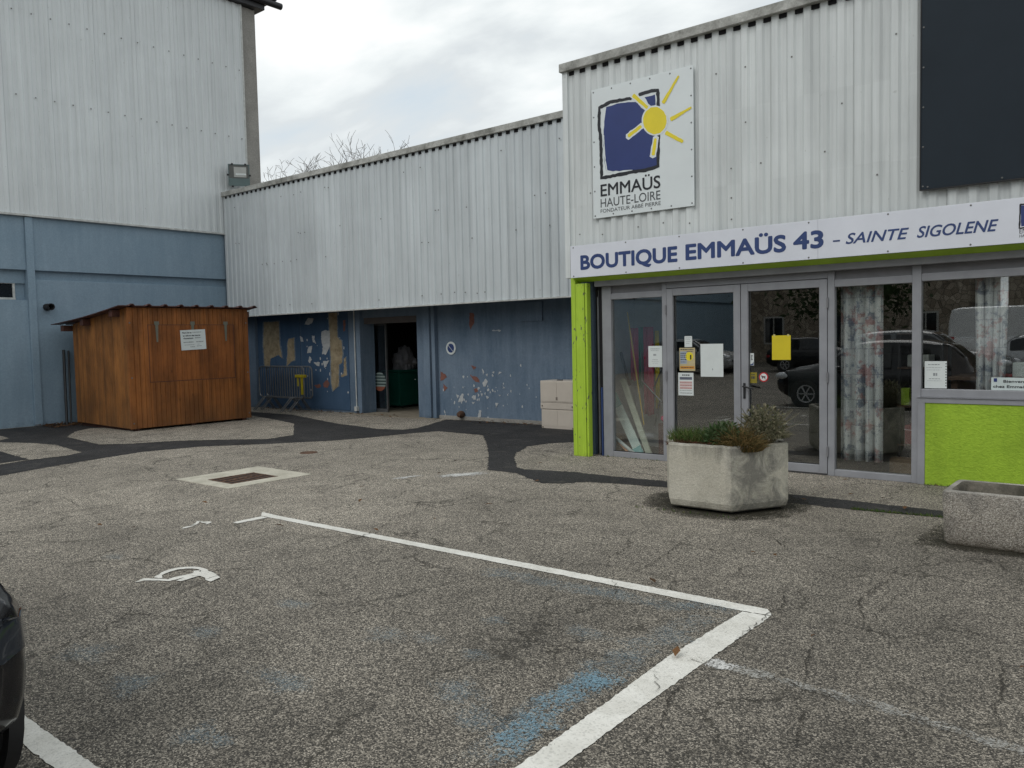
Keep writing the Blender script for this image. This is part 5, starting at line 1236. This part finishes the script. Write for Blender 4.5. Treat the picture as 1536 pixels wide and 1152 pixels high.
mb = MB(); mb.box(kx - .06, kx + .018, ky1 - .06, ky1 + .018, kd - .005, 2.42); mb.build('corner_board', 'wood_front', t, .004)
mb = MB(); hy0, hy1, hz0, hz1 = 7.86, 9.73, .955, 2.075
for q in ((hy0 - .012, hy0, hz0 - .012, hz1 + .012), (hy1, hy1 + .012, hz0 - .012, hz1 + .012), (hy0, hy1, hz0 - .014, hz0), (hy0, hy1, hz1, hz1 + .012)): mb.box(kx + .004, kx + .0125, *q)
mb.build('hatch_gap', 'wood_dark', t)
mb = MB(); mb.corr((kx + .007, hy0), (kx + .007, hy1), (1, 0), hz0, hz1, .1, BRD, .03); ho = mb.build('hatch', 'wood_hatch', t)
for y in (8.03, 8.79, 9.54):
    m = MB(); m.box(kx + .0155, kx + .022, y - .05, y + .05, 2.085, 2.15); m.add([(kx + .023, y - .032, 2.10), (kx + .023, y + .032, 2.10), (kx + .023, y + .016, 1.74), (kx + .023, y - .016, 1.74), (kx + .016, y - .032, 2.10), (kx + .016, y + .032, 2.10), (kx + .016, y + .016, 1.74), (kx + .016, y - .016, 1.74)], [(0, 1, 2, 3), (7, 6, 5, 4), (0, 4, 5, 1), (1, 5, 6, 2), (2, 6, 7, 3), (3, 7, 4, 0)]); m.build('hinge', 'hinge', ho)
mb = MB()
for z in (.16, 1.05, 2.12): mb.lathe([(.016, 0), (.014, .006), (0, .008)], 10, 'X', (kx + .018, ky0 + .03, z)); mb.lathe([(.016, 0), (.014, .006), (0, .008)], 10, 'X', (kx + .018, ky1 - .03, z))
mb.build('corner_bolts', 'galv', t)
mb = MB()
for y in (ky0 + .12, ky1 - .12, (ky0 + ky1) / 2): mb.box(kb + .05, kx - .04, y - .05, y + .05, 0, kd)
mb.build('skids', 'wood_dark', t)
mb = MB()
for x in (-18.30, -17.35, -16.05): mb.box(x - .07, x + .07, ky0 - .16, ky1 + .25, ztop(x) - .13, ztop(x) - .005)
mb.build('roof_beams', 'wood_dark', t)
mb = MB(); pr = [(0, 0), (.62, 0), (.72, .035), (.86, .035), (.96, 0), (.999, 0)]; vs = []; y = ky0 - .22
pts = []
while y < ky1 + .33:
    for f, d in pr:
        yy = y + f * .335
        if yy <= ky1 + .36: pts.append((yy, d))
    y += .335
for yy, d in pts:
    for k in range(7):
        x = kx + .13 - k * (3.15 / 6); vs.append((x, yy, 2.455 - (kx + .13 - x) * .088 - .03 * math.sin(k / 6 * math.pi) + d + .02 * max(0, yy - ky1 - .05) / .3))
fs = [(i * 7 + k, (i + 1) * 7 + k, (i + 1) * 7 + k + 1, i * 7 + k + 1) for i in range(len(pts) - 1) for k in range(6)]
mb.add(vs, fs); o = mb.build('roof', 'roof_rust', t); md = o.modifiers.new('thickness', 'SOLIDIFY'); md.thickness = .014; md.offset = -1
t = thing('notice', 'white notice pinned to the hatch of the wooden kiosk', 'notice', (kx + .03, 8.79, 1.57))
nm_ = rotbox(kx + .0285, 8.79, 1.775, 0, R(2.2))
mb = MB(); mb.box(-.001, .001, -.275, .275, -.205, .205, nm_); mb.build('sheet', 'paper', t)
fnn = lambda u, v: nm_ @ Vector((.0016, u, v))
mb = MB(); text_on(mb, "Merci de ne", -.235, -.03, .135, .032, fnn, .002, 0, (.00008, 0, 0)); text_on(mb, "en dehors des heures", -.225, .16, .075, .030, fnn, .002, 0, (.00008, 0, 0)); text_on(mb, "d'ouverture", -.215, .0, .02, .032, fnn, .002, 0, (.00008, 0, 0))
mb.build('lettering', 'ink', t)
mb = MB()
for u0, u1, v, h in ((-.01, .19, .145, .014), (.04, .17, .028, .018), (-.22, .0, -.055, .020), (.06, .22, -.055, .020), (-.20, .01, -.105, .010), (.08, .13, -.10, .008), (-.08, .02, -.150, .014), (.07, .17, -.140, .014)):
    u = u0
    while u < u1: w = random.uniform(.012, .035); mb.add([fnn(u, v), fnn(min(u + w, u1), v), fnn(min(u + w, u1), v + h), fnn(u, v + h)], [(0, 1, 2, 3)]); u += w + .006
mb.build('small_print', 'ink_grey', t)
mb = MB(); mb.tube([(-18.55, 7.40, 0), (-18.93, 7.56, 1.62)], .03, 8); stuffed('black_pipe', 'black pipe leaning on the blue wall behind the wooden kiosk', 'pipe', mb, 'black', 0)
mb = MB(); mb.tube([(-18.50, 7.47, 0), (-18.93, 7.66, 1.60)], .022, 8); stuffed('black_pipe', 'thinner black pipe leaning between the kiosk and the other pipe', 'pipe', mb, 'black', 0)

# ------------------------------------------------------------------ concrete planters
S = .63; pc = (-3.40, 7.40)
t = thing('hexagonal_planter', 'weathered pale concrete hexagonal planter in front of the glass doors', 'planter', (pc[0], pc[1], 0))
hexp = lambda r, a0=0: [(pc[0] + r * math.cos(R(60 * k + a0)), pc[1] + r * math.sin(R(60 * k + a0))) for k in range(6)]
mb = MB(); rings = [(S * .93, .030), (S * .965, .045), (S * .995, .10), (S * 1.0, .615), (S * .985, .632), (S * .90, .632), (S * .885, .61), (S * .87, .52)]
vs = []
for r, z in rings:
    P = hexp(r)
    for k in range(6):
        a = Vector(P[k]); b = Vector(P[(k + 1) % 6])
        for j in range(8):
            p = a + (b - a) * j / 8; w = .0012 * math.sin(j * 2.1 + k * 3 + z * 11)
            vs.append((p.x + w, p.y + w, z + (.0025 * math.sin(j * 1.7 + k * 2) if z > .6 else 0)))
n = 48; m_ = len(rings)
fs = [(i * n + k, i * n + (k + 1) % n, (i + 1) * n + (k + 1) % n, (i + 1) * n + k) for i in range(m_ - 1) for k in range(n)] + [tuple(reversed(range(n)))]
mb.add(vs, fs); mb.build('planter_body', 'planter', t, 0, False)
mb = MB(); P = hexp(S * .80); mb.add([(x, y, 0) for x, y in P] + [(x, y, .036) for x, y in P], [(0, 1, 2, 3, 4, 5), (6, 7, 8, 9, 10, 11)] + [(k, (k + 1) % 6, 6 + (k + 1) % 6, 6 + k) for k in range(6)]); mb.build('base_foot', 'dark', t)  # near-black foot: the shadow gap below the planter is put into its colour
mb = MB(); P = hexp(S * .876); mb.add([(x, y, .575) for x, y in P], [(0, 1, 2, 3, 4, 5)]); mb.build('soil', 'soil', t)
def blades(mb, c, rx, ry, z, count, h0, h1, w, lean=.4, droop=.3, rnd=random, dome=False):
    for _ in range(count):
        a = rnd.uniform(0, 6.283); q = math.sqrt(rnd.random()); x = c[0] + rx * q * math.cos(a); y = c[1] + ry * q * math.sin(a)
        h = rnd.uniform(h0, h1) * ((1 - .6 * q * q) if dome else 1); d = Vector((rnd.gauss(0, lean) + (.5 * q * math.cos(a) if dome else 0), rnd.gauss(0, lean) + (.5 * q * math.sin(a) if dome else 0), 1)).normalized()
        s = d.cross(Vector((rnd.gauss(0, 1), rnd.gauss(0, 1), .2))).normalized() * w * rnd.uniform(.6, 1.3) / 2
        p0 = Vector((x, y, z)); p1 = p0 + d * h * .55; p2 = p1 + (d + Vector((d.x * 1.2, d.y * 1.2, -droop * rnd.random() * 2))).normalized() * h * .45
        mb.add([p0 - s, p0 + s, p1 + s * .8, p1 - s * .8, p2], [(0, 1, 2, 3), (3, 2, 4)])
def leaves_cloud(mb, c, r, count, size, rnd=random, stems=None):
    for _ in range(count):
        v = Vector((rnd.gauss(0, 1), rnd.gauss(0, 1), rnd.gauss(0, 1))).normalized() * (rnd.random() ** .45)
        p = Vector((c[0] + v.x * r[0], c[1] + v.y * r[1], c[2] + v.z * r[2]))
        if p.z < .57: p.z = .57 + rnd.random() * .05
        d = (v + Vector((rnd.gauss(0, .6), rnd.gauss(0, .6), rnd.gauss(.3, .6)))).normalized(); s = size * rnd.uniform(.5, 1.4)
        w = d.cross(Vector((rnd.gauss(0, 1), rnd.gauss(0, 1), rnd.gauss(0, 1)))).normalized() * s * .22
        mb.add([p, p + d * s * .5 + w, p + d * s, p + d * s * .5 - w], [(0, 1, 2, 3)])
mb = MB(); blades(mb, (-3.63, 7.22), .22, .24, .575, 1300, .10, .22, .007, .3, .3); tag(mb.build('grass_tuft', 'grass'), 'tuft of fresh green grass at the low end of the hexagonal planter', 'grass')
mb = MB(); blades(mb, (-3.52, 6.975), .24, .05, .59, 900, .04, .12, .009, .9, .9); tag(mb.build('creeping_plant', 'creeper'), 'low red brown creeper along the rim of the hexagonal planter', 'plant')
mb = MB(); leaves_cloud(mb, (-3.27, 7.12, .68), (.18, .17, .13), 1100, .045); blades(mb, (-3.3, 7.15), .18, .16, .575, 300, .14, .30, .008, .35, .3); tag(mb.build('leafy_plant', 'leafy'), 'low leafy green plant in the middle of the hexagonal planter', 'plant')
mb = MB(); blades(mb, (-3.10, 7.10), .19, .16, .575, 2200, .14, .36, .006, .38, .5, random, True); tag(mb.build('dry_bush', 'dryplant'), 'dry orange brown stalks between the leafy plant and the grey bush', 'plant')
mb = MB()
for k in range(34):
    a = random.uniform(0, 6.28); b = Vector((-2.99 + .05 * math.cos(a), 7.36 + .06 * math.sin(a), .57)); tip = b + Vector((.26 * math.cos(a) + .05, .24 * math.sin(a), random.uniform(.22, .40)))
    mb.tube([b, (b + tip) / 2 + Vector((0, 0, .06)), tip], .004, 4, .0015)
leaves_cloud(mb, (-2.99, 7.36, .81), (.20, .19, .16), 1300, .038); blades(mb, (-2.97, 7.34), .22, .2, .68, 900, .10, .27, .005, .8, .9, random, True)
tag(mb.build('grey_bush', 'greybush'), 'taller rounded grey green bush at the high end of the hexagonal planter', 'bush')
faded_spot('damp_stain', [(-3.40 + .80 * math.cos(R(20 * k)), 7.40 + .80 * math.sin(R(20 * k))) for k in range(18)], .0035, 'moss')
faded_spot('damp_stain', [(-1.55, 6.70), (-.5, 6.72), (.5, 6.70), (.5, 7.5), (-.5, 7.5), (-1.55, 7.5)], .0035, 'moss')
t = thing('trough_planter', 'long rectangular exposed aggregate concrete trough before the lime panel', 'planter', (-.55, 7.1, 0))
mb = MB(); x0, x1, y0, y1 = -1.375, .35, 6.84, 7.42
def rr(x0, x1, y0, y1, z, r):
    o = []
    for cx, cy, a in ((x1 - r, y1 - r, 0), (x0 + r, y1 - r, 90), (x0 + r, y0 + r, 180), (x1 - r, y0 + r, 270)):
        for k in range(5): o.append((cx + r * math.cos(R(a + 22.5 * k)), cy + r * math.sin(R(a + 22.5 * k)), z))
    return o
loops = [rr(x0 + .03, x1 - .03, y0 + .03, y1 - .03, .004, .03), rr(x0 + .015, x1 - .015, y0 + .012, y1 - .012, .03, .035), rr(x0, x1, y0, y1, .385, .04), rr(x0 + .006, x1 - .006, y0 + .006, y1 - .006, .41, .04), rr(x0 + .025, x1 - .025, y0 + .025, y1 - .025, .422, .04),
         rr(x0 + .055, x1 - .055, y0 + .055, y1 - .055, .418, .05), rr(x0 + .075, x1 - .075, y0 + .075, y1 - .075, .395, .05), rr(x0 + .095, x1 - .095, y0 + .095, y1 - .095, .22, .05)]
vs = sum(loops, []); n = 20
fs = [(i * n + k, i * n + (k + 1) % n, (i + 1) * n + (k + 1) % n, (i + 1) * n + k) for i in range(len(loops) - 1) for k in range(n)] + [tuple(reversed(range(n)))]
mb.add(vs, fs); mb.mi = [1 if (160 - 60) <= i < 140 else 0 for i in range(len(fs))]; mb.build('trough_body', ['aggregate', 'aggregate_shaded'], t, 0, True)
mb = MB(); mb.add(rr(x0 + .08, x1 - .08, y0 + .08, y1 - .08, .26, .05), [tuple(range(20))]); mb.build('soil', 'soil', t)

# ------------------------------------------------------------------ cars
def smooth_interp(xs, ys, x):
    for i in range(len(xs) - 1):
        if x <= xs[i + 1]:
            u = (x - xs[i]) / (xs[i + 1] - xs[i])
            m0 = (ys[min(i + 1, len(ys) - 1)] - ys[max(i - 1, 0)]) / 2; m1 = (ys[min(i + 2, len(ys) - 1)] - ys[i]) / 2
            return ys[i] * (2*u**3 - 3*u*u + 1) + m0 * (u**3 - 2*u*u + u) * .6 + ys[i + 1] * (3*u*u - 2*u**3) + m1 * (u**3 - u*u) * .6
    return ys[-1]
def make_car(label, loc, rz, paint, L, W, H, cat='car', van=False, wb=None, front_over=None, group=None, lamp_mat='red_lens', belt=None):
    """front towards local +x, middle of the car at loc"""
    t = thing('parked_car' if not van else 'parked_van', label, cat, (loc[0], loc[1], 0), rz, group)
    mw = MW[t]; G = lambda x, y, z: mw @ Vector((x, y, z))
    if van:
        tx = [0, .01, .03, .10, .5, .74, .80, .90, .97, 1.0]; top = [.55, .80, .97, 1.0, 1.0, .98, .90, .56, .48, .30]
    else:
        tx = [0, .015, .05, .12, .24, .42, .56, .70, .78, .88, .96, 1.0]; top = [.50, .60, .76, .92, .985, 1.0, .965, .72, .655, .61, .53, .38]
    belt = belt or (.60 if not van else .52)
    wx = [0, .012, .05, .16, .5, .82, .93, .98, 1.0]; wd = [.80, .90, .965, 1.0, 1.0, .99, .93, .82, .66]
    n = 64; rings = []; vs = []
    def shape(u):
        zt = smooth_interp(tx, top, u) * H; w = smooth_interp(wx, wd, u) * W / 2
        zb = .20 + .16 * max(0, (abs(u - .5) - .42) / .08); zl = min(belt * H, zt - .05)
        hood = zt < belt * H + .06
        wr = w * (.90 if hood else (.74 if not van else .92)); zb = min(zb, zt - .2)
        half = [(0, zb), (w * .70, zb), (w * .88, zb + .012), (w * .955, zb + .05), (w * .985, zb + .12), (w, zb + .22), (w * .998, zb + .5 * (zl - zb) + .06), (w * .985, zl - .03), (w * .965, zl), (w * .94, zl + .025), (wr + (w * .94 - wr) * .5, zl + (zt - zl) * .5), (wr, zt - .06 * (1 if not hood else .3)), (wr * .90, zt - .022 * (1 if not hood else .4)), (wr * .7, zt - .006), (wr * .4, zt), (0, zt)]
        return half + [(-y, z) for y, z in half[-2:0:-1]], zl, zt, w, wr
    for i in range(n + 1):
        u = .5 - .5 * math.cos(math.pi * i / n); rings.append(shape(u)); vs += [G(-L / 2 + u * L, y, z) for y, z in rings[-1][0]]
    m = len(rings[0][0])
    fs = [(i * m + k, i * m + (k + 1) % m, (i + 1) * m + (k + 1) % m, (i + 1) * m + k) for i in range(n) for k in range(m)] + [tuple(range(m)), tuple(reversed(range(n * m, (n + 1) * m)))]
    mb = MB(); mb.add(vs, fs); mb.build('body', paint, t, 0, True)
    # side windows, windscreen, rear window: panes set just proud of the body
    u0, u1 = (.10, .66) if not van else (.70, .84)
    for s in (1, -1):
        a = MB(); q = []
        for k in range(17):
            u = u0 + (u1 - u0) * k / 16; zt = smooth_interp(tx, top, u) * H; w = smooth_interp(wx, wd, u) * W / 2; zl = belt * H
            wr = w * (.76 if not van else .92); f0, f1 = .12, .82
            if zt - zl < .12: zt = zl + .12
            for f in (f0, f1):
                z = zl + .02 + (zt - zl - .02) * f; y = (w * .95) + (wr - w * .95) * f
                q.append(G(-L / 2 + u * L, s * (y + .012), z))
        a.add(q, [(2 * k, 2 * k + 2, 2 * k + 3, 2 * k + 1) for k in range(16) if k not in (7,)]); o = a.build('side_window', 'car_glass', t)
        md = o.modifiers.new('thickness', 'SOLIDIFY'); md.thickness = .006; md.offset = 0
    for nm, ua, ub in (('windscreen', .575, .695), ('rear_window', .052, .15)) if not van else (('windscreen', .80, .885),):
        a = MB(); q = []
        for k in range(5):
            u = ua + (ub - ua) * k / 4; zt = smooth_interp(tx, top, u) * H; w = smooth_interp(wx, wd, u) * W / 2
            for j in range(7): y = (j / 3 - 1) * w * .70; q.append(G(-L / 2 + u * L, y, zt + .008 - .03 * (j / 3 - 1) ** 2))
        a.add(q, [(k * 7 + j, k * 7 + j + 1, (k + 1) * 7 + j + 1, (k + 1) * 7 + j) for k in range(4) for j in range(6)]); o = a.build(nm, 'car_glass', t, 0, True)
        md = o.modifiers.new('thickness', 'SOLIDIFY'); md.thickness = .006; md.offset = 0
    wb = wb or L * .60; fx = (L / 2 - (front_over or L * .19)); rad = .30 if H < 1.55 else .33
    for x in (fx, fx - wb):
        for s in (1, -1):
            a = MB(); a.lathe([(rad + .055, -.04), (rad + .055, .012), (rad - .02, .012)], 28, 'Y', G(x, 0, 0) * 0 + Vector((0, 0, 0)), mw @ Matrix.Translation((x, s * (W / 2 - .02), rad)) @ Matrix.Scale(s, 4, (0, 1, 0))); a.build('wheel_arch', 'black', t, 0, True)
            m4 = mw @ Matrix.Translation((x, s * (W / 2 - .085), rad)) @ Matrix.Scale(s, 4, (0, 1, 0))
            a = MB(); a.lathe([(rad * .66, -.09), (rad * .93, -.09), (rad - .004, -.07), (rad, -.045), (rad - .010, -.042), (rad - .010, -.034), (rad + .002, -.03), (rad + .002, .0), (rad - .010, .003), (rad - .010, .011), (rad + .002, .014), (rad, .045), (rad - .010, .048), (rad - .010, .056), (rad - .002, .06), (rad - .006, .085), (rad * .93, .105), (rad * .66, .10)], 32, 'Y', (0, 0, 0), m4, False)
            wo = a.build('wheel', 'tyre', t, 0, True)
            a = MB(); a.lathe([(rad * .655, .05), (rad * .66, .098), (rad * .58, .095), (rad * .56, .06), (0, .055)], 32, 'Y', (0, 0, 0), m4)
            for k in range(6): a.beam(m4 @ Vector((0, .085, 0)), m4 @ Vector((rad * .6 * math.cos(k * 1.047), .085, rad * .6 * math.sin(k * 1.047))), .02, .07, mw.to_3x3() @ Vector((0, 1, 0)))
            a.build('rim', 'rim', wo)
    def half_at(u, z):
        """half width of the body at station u and height z"""
        ring = shape(u)[0]; half = ring[1:12]
        for a, b in zip(half, half[1:]):
            if a[1] <= z <= b[1]: return a[0] + (b[0] - a[0]) * (z - a[1]) / max(1e-6, b[1] - a[1])
        return half[4][0]
    for s in (1, -1):
        a = MB(); q = []; zc, zr = .60 * H - .205, .075; us = [.0, .004, .010, .018, .028, .040, .052]; nz = 9
        for r in range(nz):
            z = zc - zr + 2 * zr * r / (nz - 1); e = math.sqrt(max(0, 1 - ((r / (nz - 1)) * 2 - 1) ** 4))
            h0 = half_at(0, z); q.append(G(-L / 2 - .006, s * (h0 - .16 * e), z)); q.append(G(-L / 2 - .008, s * (h0 - .03), z))
            for u in us: q.append(G(-L / 2 + u * e * L - .004, s * (half_at(u * e, z) + .006), z))
        w_ = len(us) + 2
        a.add(q, [(r * w_ + c, r * w_ + c + 1, (r + 1) * w_ + c + 1, (r + 1) * w_ + c) for r in range(nz - 1) for c in range(w_ - 1)]); lo = a.build('tail_lamp', lamp_mat, t, 0, True)
        md = lo.modifiers.new('thickness', 'SOLIDIFY'); md.thickness = .008
        bm = bmesh.new(); bmesh.ops.create_uvsphere(bm, u_segments=16, v_segments=10, radius=1)
        x, y, z, sc = L / 2 - .21, W / 2 * .80, .47 * H, (.20, .13, .085)
        a = MB(); a.add([G(x + v.co.x * sc[0], s * (y + v.co.y * sc[1]), z + v.co.z * sc[2]) for v in bm.verts], [tuple(v.index for v in f.verts) for f in bm.faces]); a.build('headlight', 'head_glass', t, 0, True)
        bm.free()
        xm = .12 * L if not van else .32 * L
        a = MB(); a.box(xm, xm + .12, s * W / 2 * .93, s * W / 2 * .93 + s * .20, belt * H + .02, belt * H + .15, mw); a.build('side_mirror', paint, t, .03)
    a = MB(); a.box(-L / 2 + .015, -L / 2 + .03, -.26, .26, .50, .61, mw); a.build('number_plate', 'paper', t)
    return t
make_car('black hatchback cut off at the frame edge beside the painted bay line', (-5.03, .30), math.pi, 'car_black', 4.0, 1.66, 1.46, wb=2.60, front_over=.75, lamp_mat='lamp_glass', belt=.525)
make_car('silver hatchback seen mirrored in the left glass door', (-16.2, -13.2), 0, 'car_silver', 4.1, 1.74, 1.48)
make_car('dark car parked beyond the silver one, mirrored in the glass doors', (-11.6, -15.8), 0, 'car_black', 4.2, 1.76, 1.45)
make_car('grey family car mirrored in the window over the lime panel', (-5.3, -5.2), 0, 'car_grey', 4.35, 1.80, 1.66)
make_car('second grey car mirrored behind the grey family car', (-2.2, -10.6), 0, 'car_silver', 4.3, 1.78, 1.5)
make_car('white van mirrored above the roofs of the grey cars', (-4.4, -17.6), 0, 'car_white', 5.2, 2.0, 2.5, 'van', True)

# ------------------------------------------------------------------ across the street (mirrored in the glass)
def house(label, x0, x1, y0, y1, h, mat, nwin):
    t = thing('stone_house', label, 'house', ((x0 + x1) / 2, y1, 0))
    m = MB(); m.box(x0, x1, y0, y1, 0, h); m.build('wall', mat, t)
    m = MB(); ym = (y0 + y1) / 2
    m.add([(x0 - .4, y0 - .5, h), (x1 + .4, y0 - .5, h), (x1 + .4, y1 + .5, h), (x0 - .4, y1 + .5, h), (x0 - .4, ym, h + 3), (x1 + .4, ym, h + 3)], [(0, 1, 2, 3), (3, 2, 5, 4), (1, 0, 4, 5), (0, 3, 4), (2, 1, 5)]); m.build('roof', 'roof_tile', t)
    for z in (1.0, 4.2):
        for i in range(nwin):
            x = x0 + (x1 - x0) * (i + .5) / nwin
            f = MB(); f.box(x - .6, x + .6, y1 + .01, y1 + .06, z, z + 1.6); fo = f.build('window', 'shutter', t)
            g = MB(); g.box(x - .5, x - .04, y1 + .061, y1 + .075, z + .1, z + 1.5); g.box(x + .04, x + .5, y1 + .061, y1 + .075, z + .1, z + 1.5); g.build('pane', 'car_glass', fo)
house('brown stone house mirrored in the doors of the shop', -36, -8, -36, -27, 8.5, 'masonry', 7)
house('second stone house mirrored in the right hand shop windows', -6.5, 22, -37, -28, 8.0, 'masonry', 7)
def street_tree(label, x, y, h, r, seed):
    rnd = random.Random(seed); t = thing('street_tree', label, 'tree', (x, y, 0), 0, None)
    m = MB(); m.tube([(x, y, 0), (x + .1, y, h * .3), (x, y + .1, h * .7)], .22, 8, .09); m.build('trunk', 'bark', t)
    m = MB()
    for _ in range(26):
        a = rnd.uniform(0, 6.28); q = r * math.sqrt(rnd.random()); c = Vector((x + q * math.cos(a), y + q * math.sin(a), h * rnd.uniform(.35, 1.0)))
        for _ in range(90):
            v = Vector((rnd.gauss(0, 1), rnd.gauss(0, 1), rnd.gauss(0, .8))) * r * .22; p = c + v; d = Vector((rnd.gauss(0, 1), rnd.gauss(0, 1), rnd.gauss(0, 1))).normalized(); w = d.orthogonal().normalized()
            m.add([p, p + d * .18 + w * .08, p + d * .36, p + d * .18 - w * .08], [(0, 1, 2, 3)])
    m.build('crown', 'hedge', t)
street_tree('dark leafy tree mirrored highest in the left glass door', -22, -22.5, 8, 2.6, 1)
street_tree('dark leafy tree mirrored beside the house window in the right door', -12.5, -21.5, 7.5, 2.4, 2)
street_tree('dark leafy tree mirrored in the window over the lime panel', -1.5, -23.0, 9, 3.0, 3)

# ------------------------------------------------------------------ bare trees behind the annex
def bare_tree(label, x, y, h, spread, seed, lean=0.0):
    rnd = random.Random(seed); t = thing('bare_tree', label, 'tree', (x, y, 0), 0, 'bare trees behind the annex')
    m = MB(); fork = Vector((x + lean, y, h * .52)); m.tube([(x, y, 0), (x + lean * .4, y, h * .26), fork], .26, 8, .17); m.build('trunk', 'bark', t)
    b = MB()
    def grow(p, d, ln, r, lvl):
        pts = [p]; q = p
        for k in range(3):
            d = (d + Vector((rnd.gauss(0, .20), rnd.gauss(0, .20), rnd.gauss(.04, .12)))).normalized(); q = q + d * ln / 3; pts.append(q)
        b.tube(pts, r, 5 if lvl < 2 else 3, r * .6, False)
        if lvl >= 5: return
        for k in range(3 if lvl < 3 else 2):
            a = rnd.choice(pts[1:] if k else pts[3:]); nd = (d + Vector((rnd.gauss(0, .62), rnd.gauss(0, .62), rnd.gauss(.12, .45)))).normalized()
            grow(a, nd, ln * rnd.uniform(.60, .84), max(.015, r * .62), lvl + 1)
    for k in range(4):
        a = k * 1.57 + rnd.uniform(-.3, .3); grow(fork - Vector((0, 0, rnd.uniform(0, h * .08))), Vector((spread * math.cos(a), spread * math.sin(a), 1)).normalized(), h * .165, .10, 0)
    b.build('branches', 'bark', t)
bare_tree('rounded bare tree nearest the concrete pier behind the annex roof', -49.3, 36.4, 15.9, .75, 11)
bare_tree('widest bare tree in the middle behind the annex roof', -44.6, 36.2, 16.5, .6, 12)
bare_tree('bare tree with upright twigs furthest from the concrete pier', -41.8, 36.4, 16.2, .55, 15)
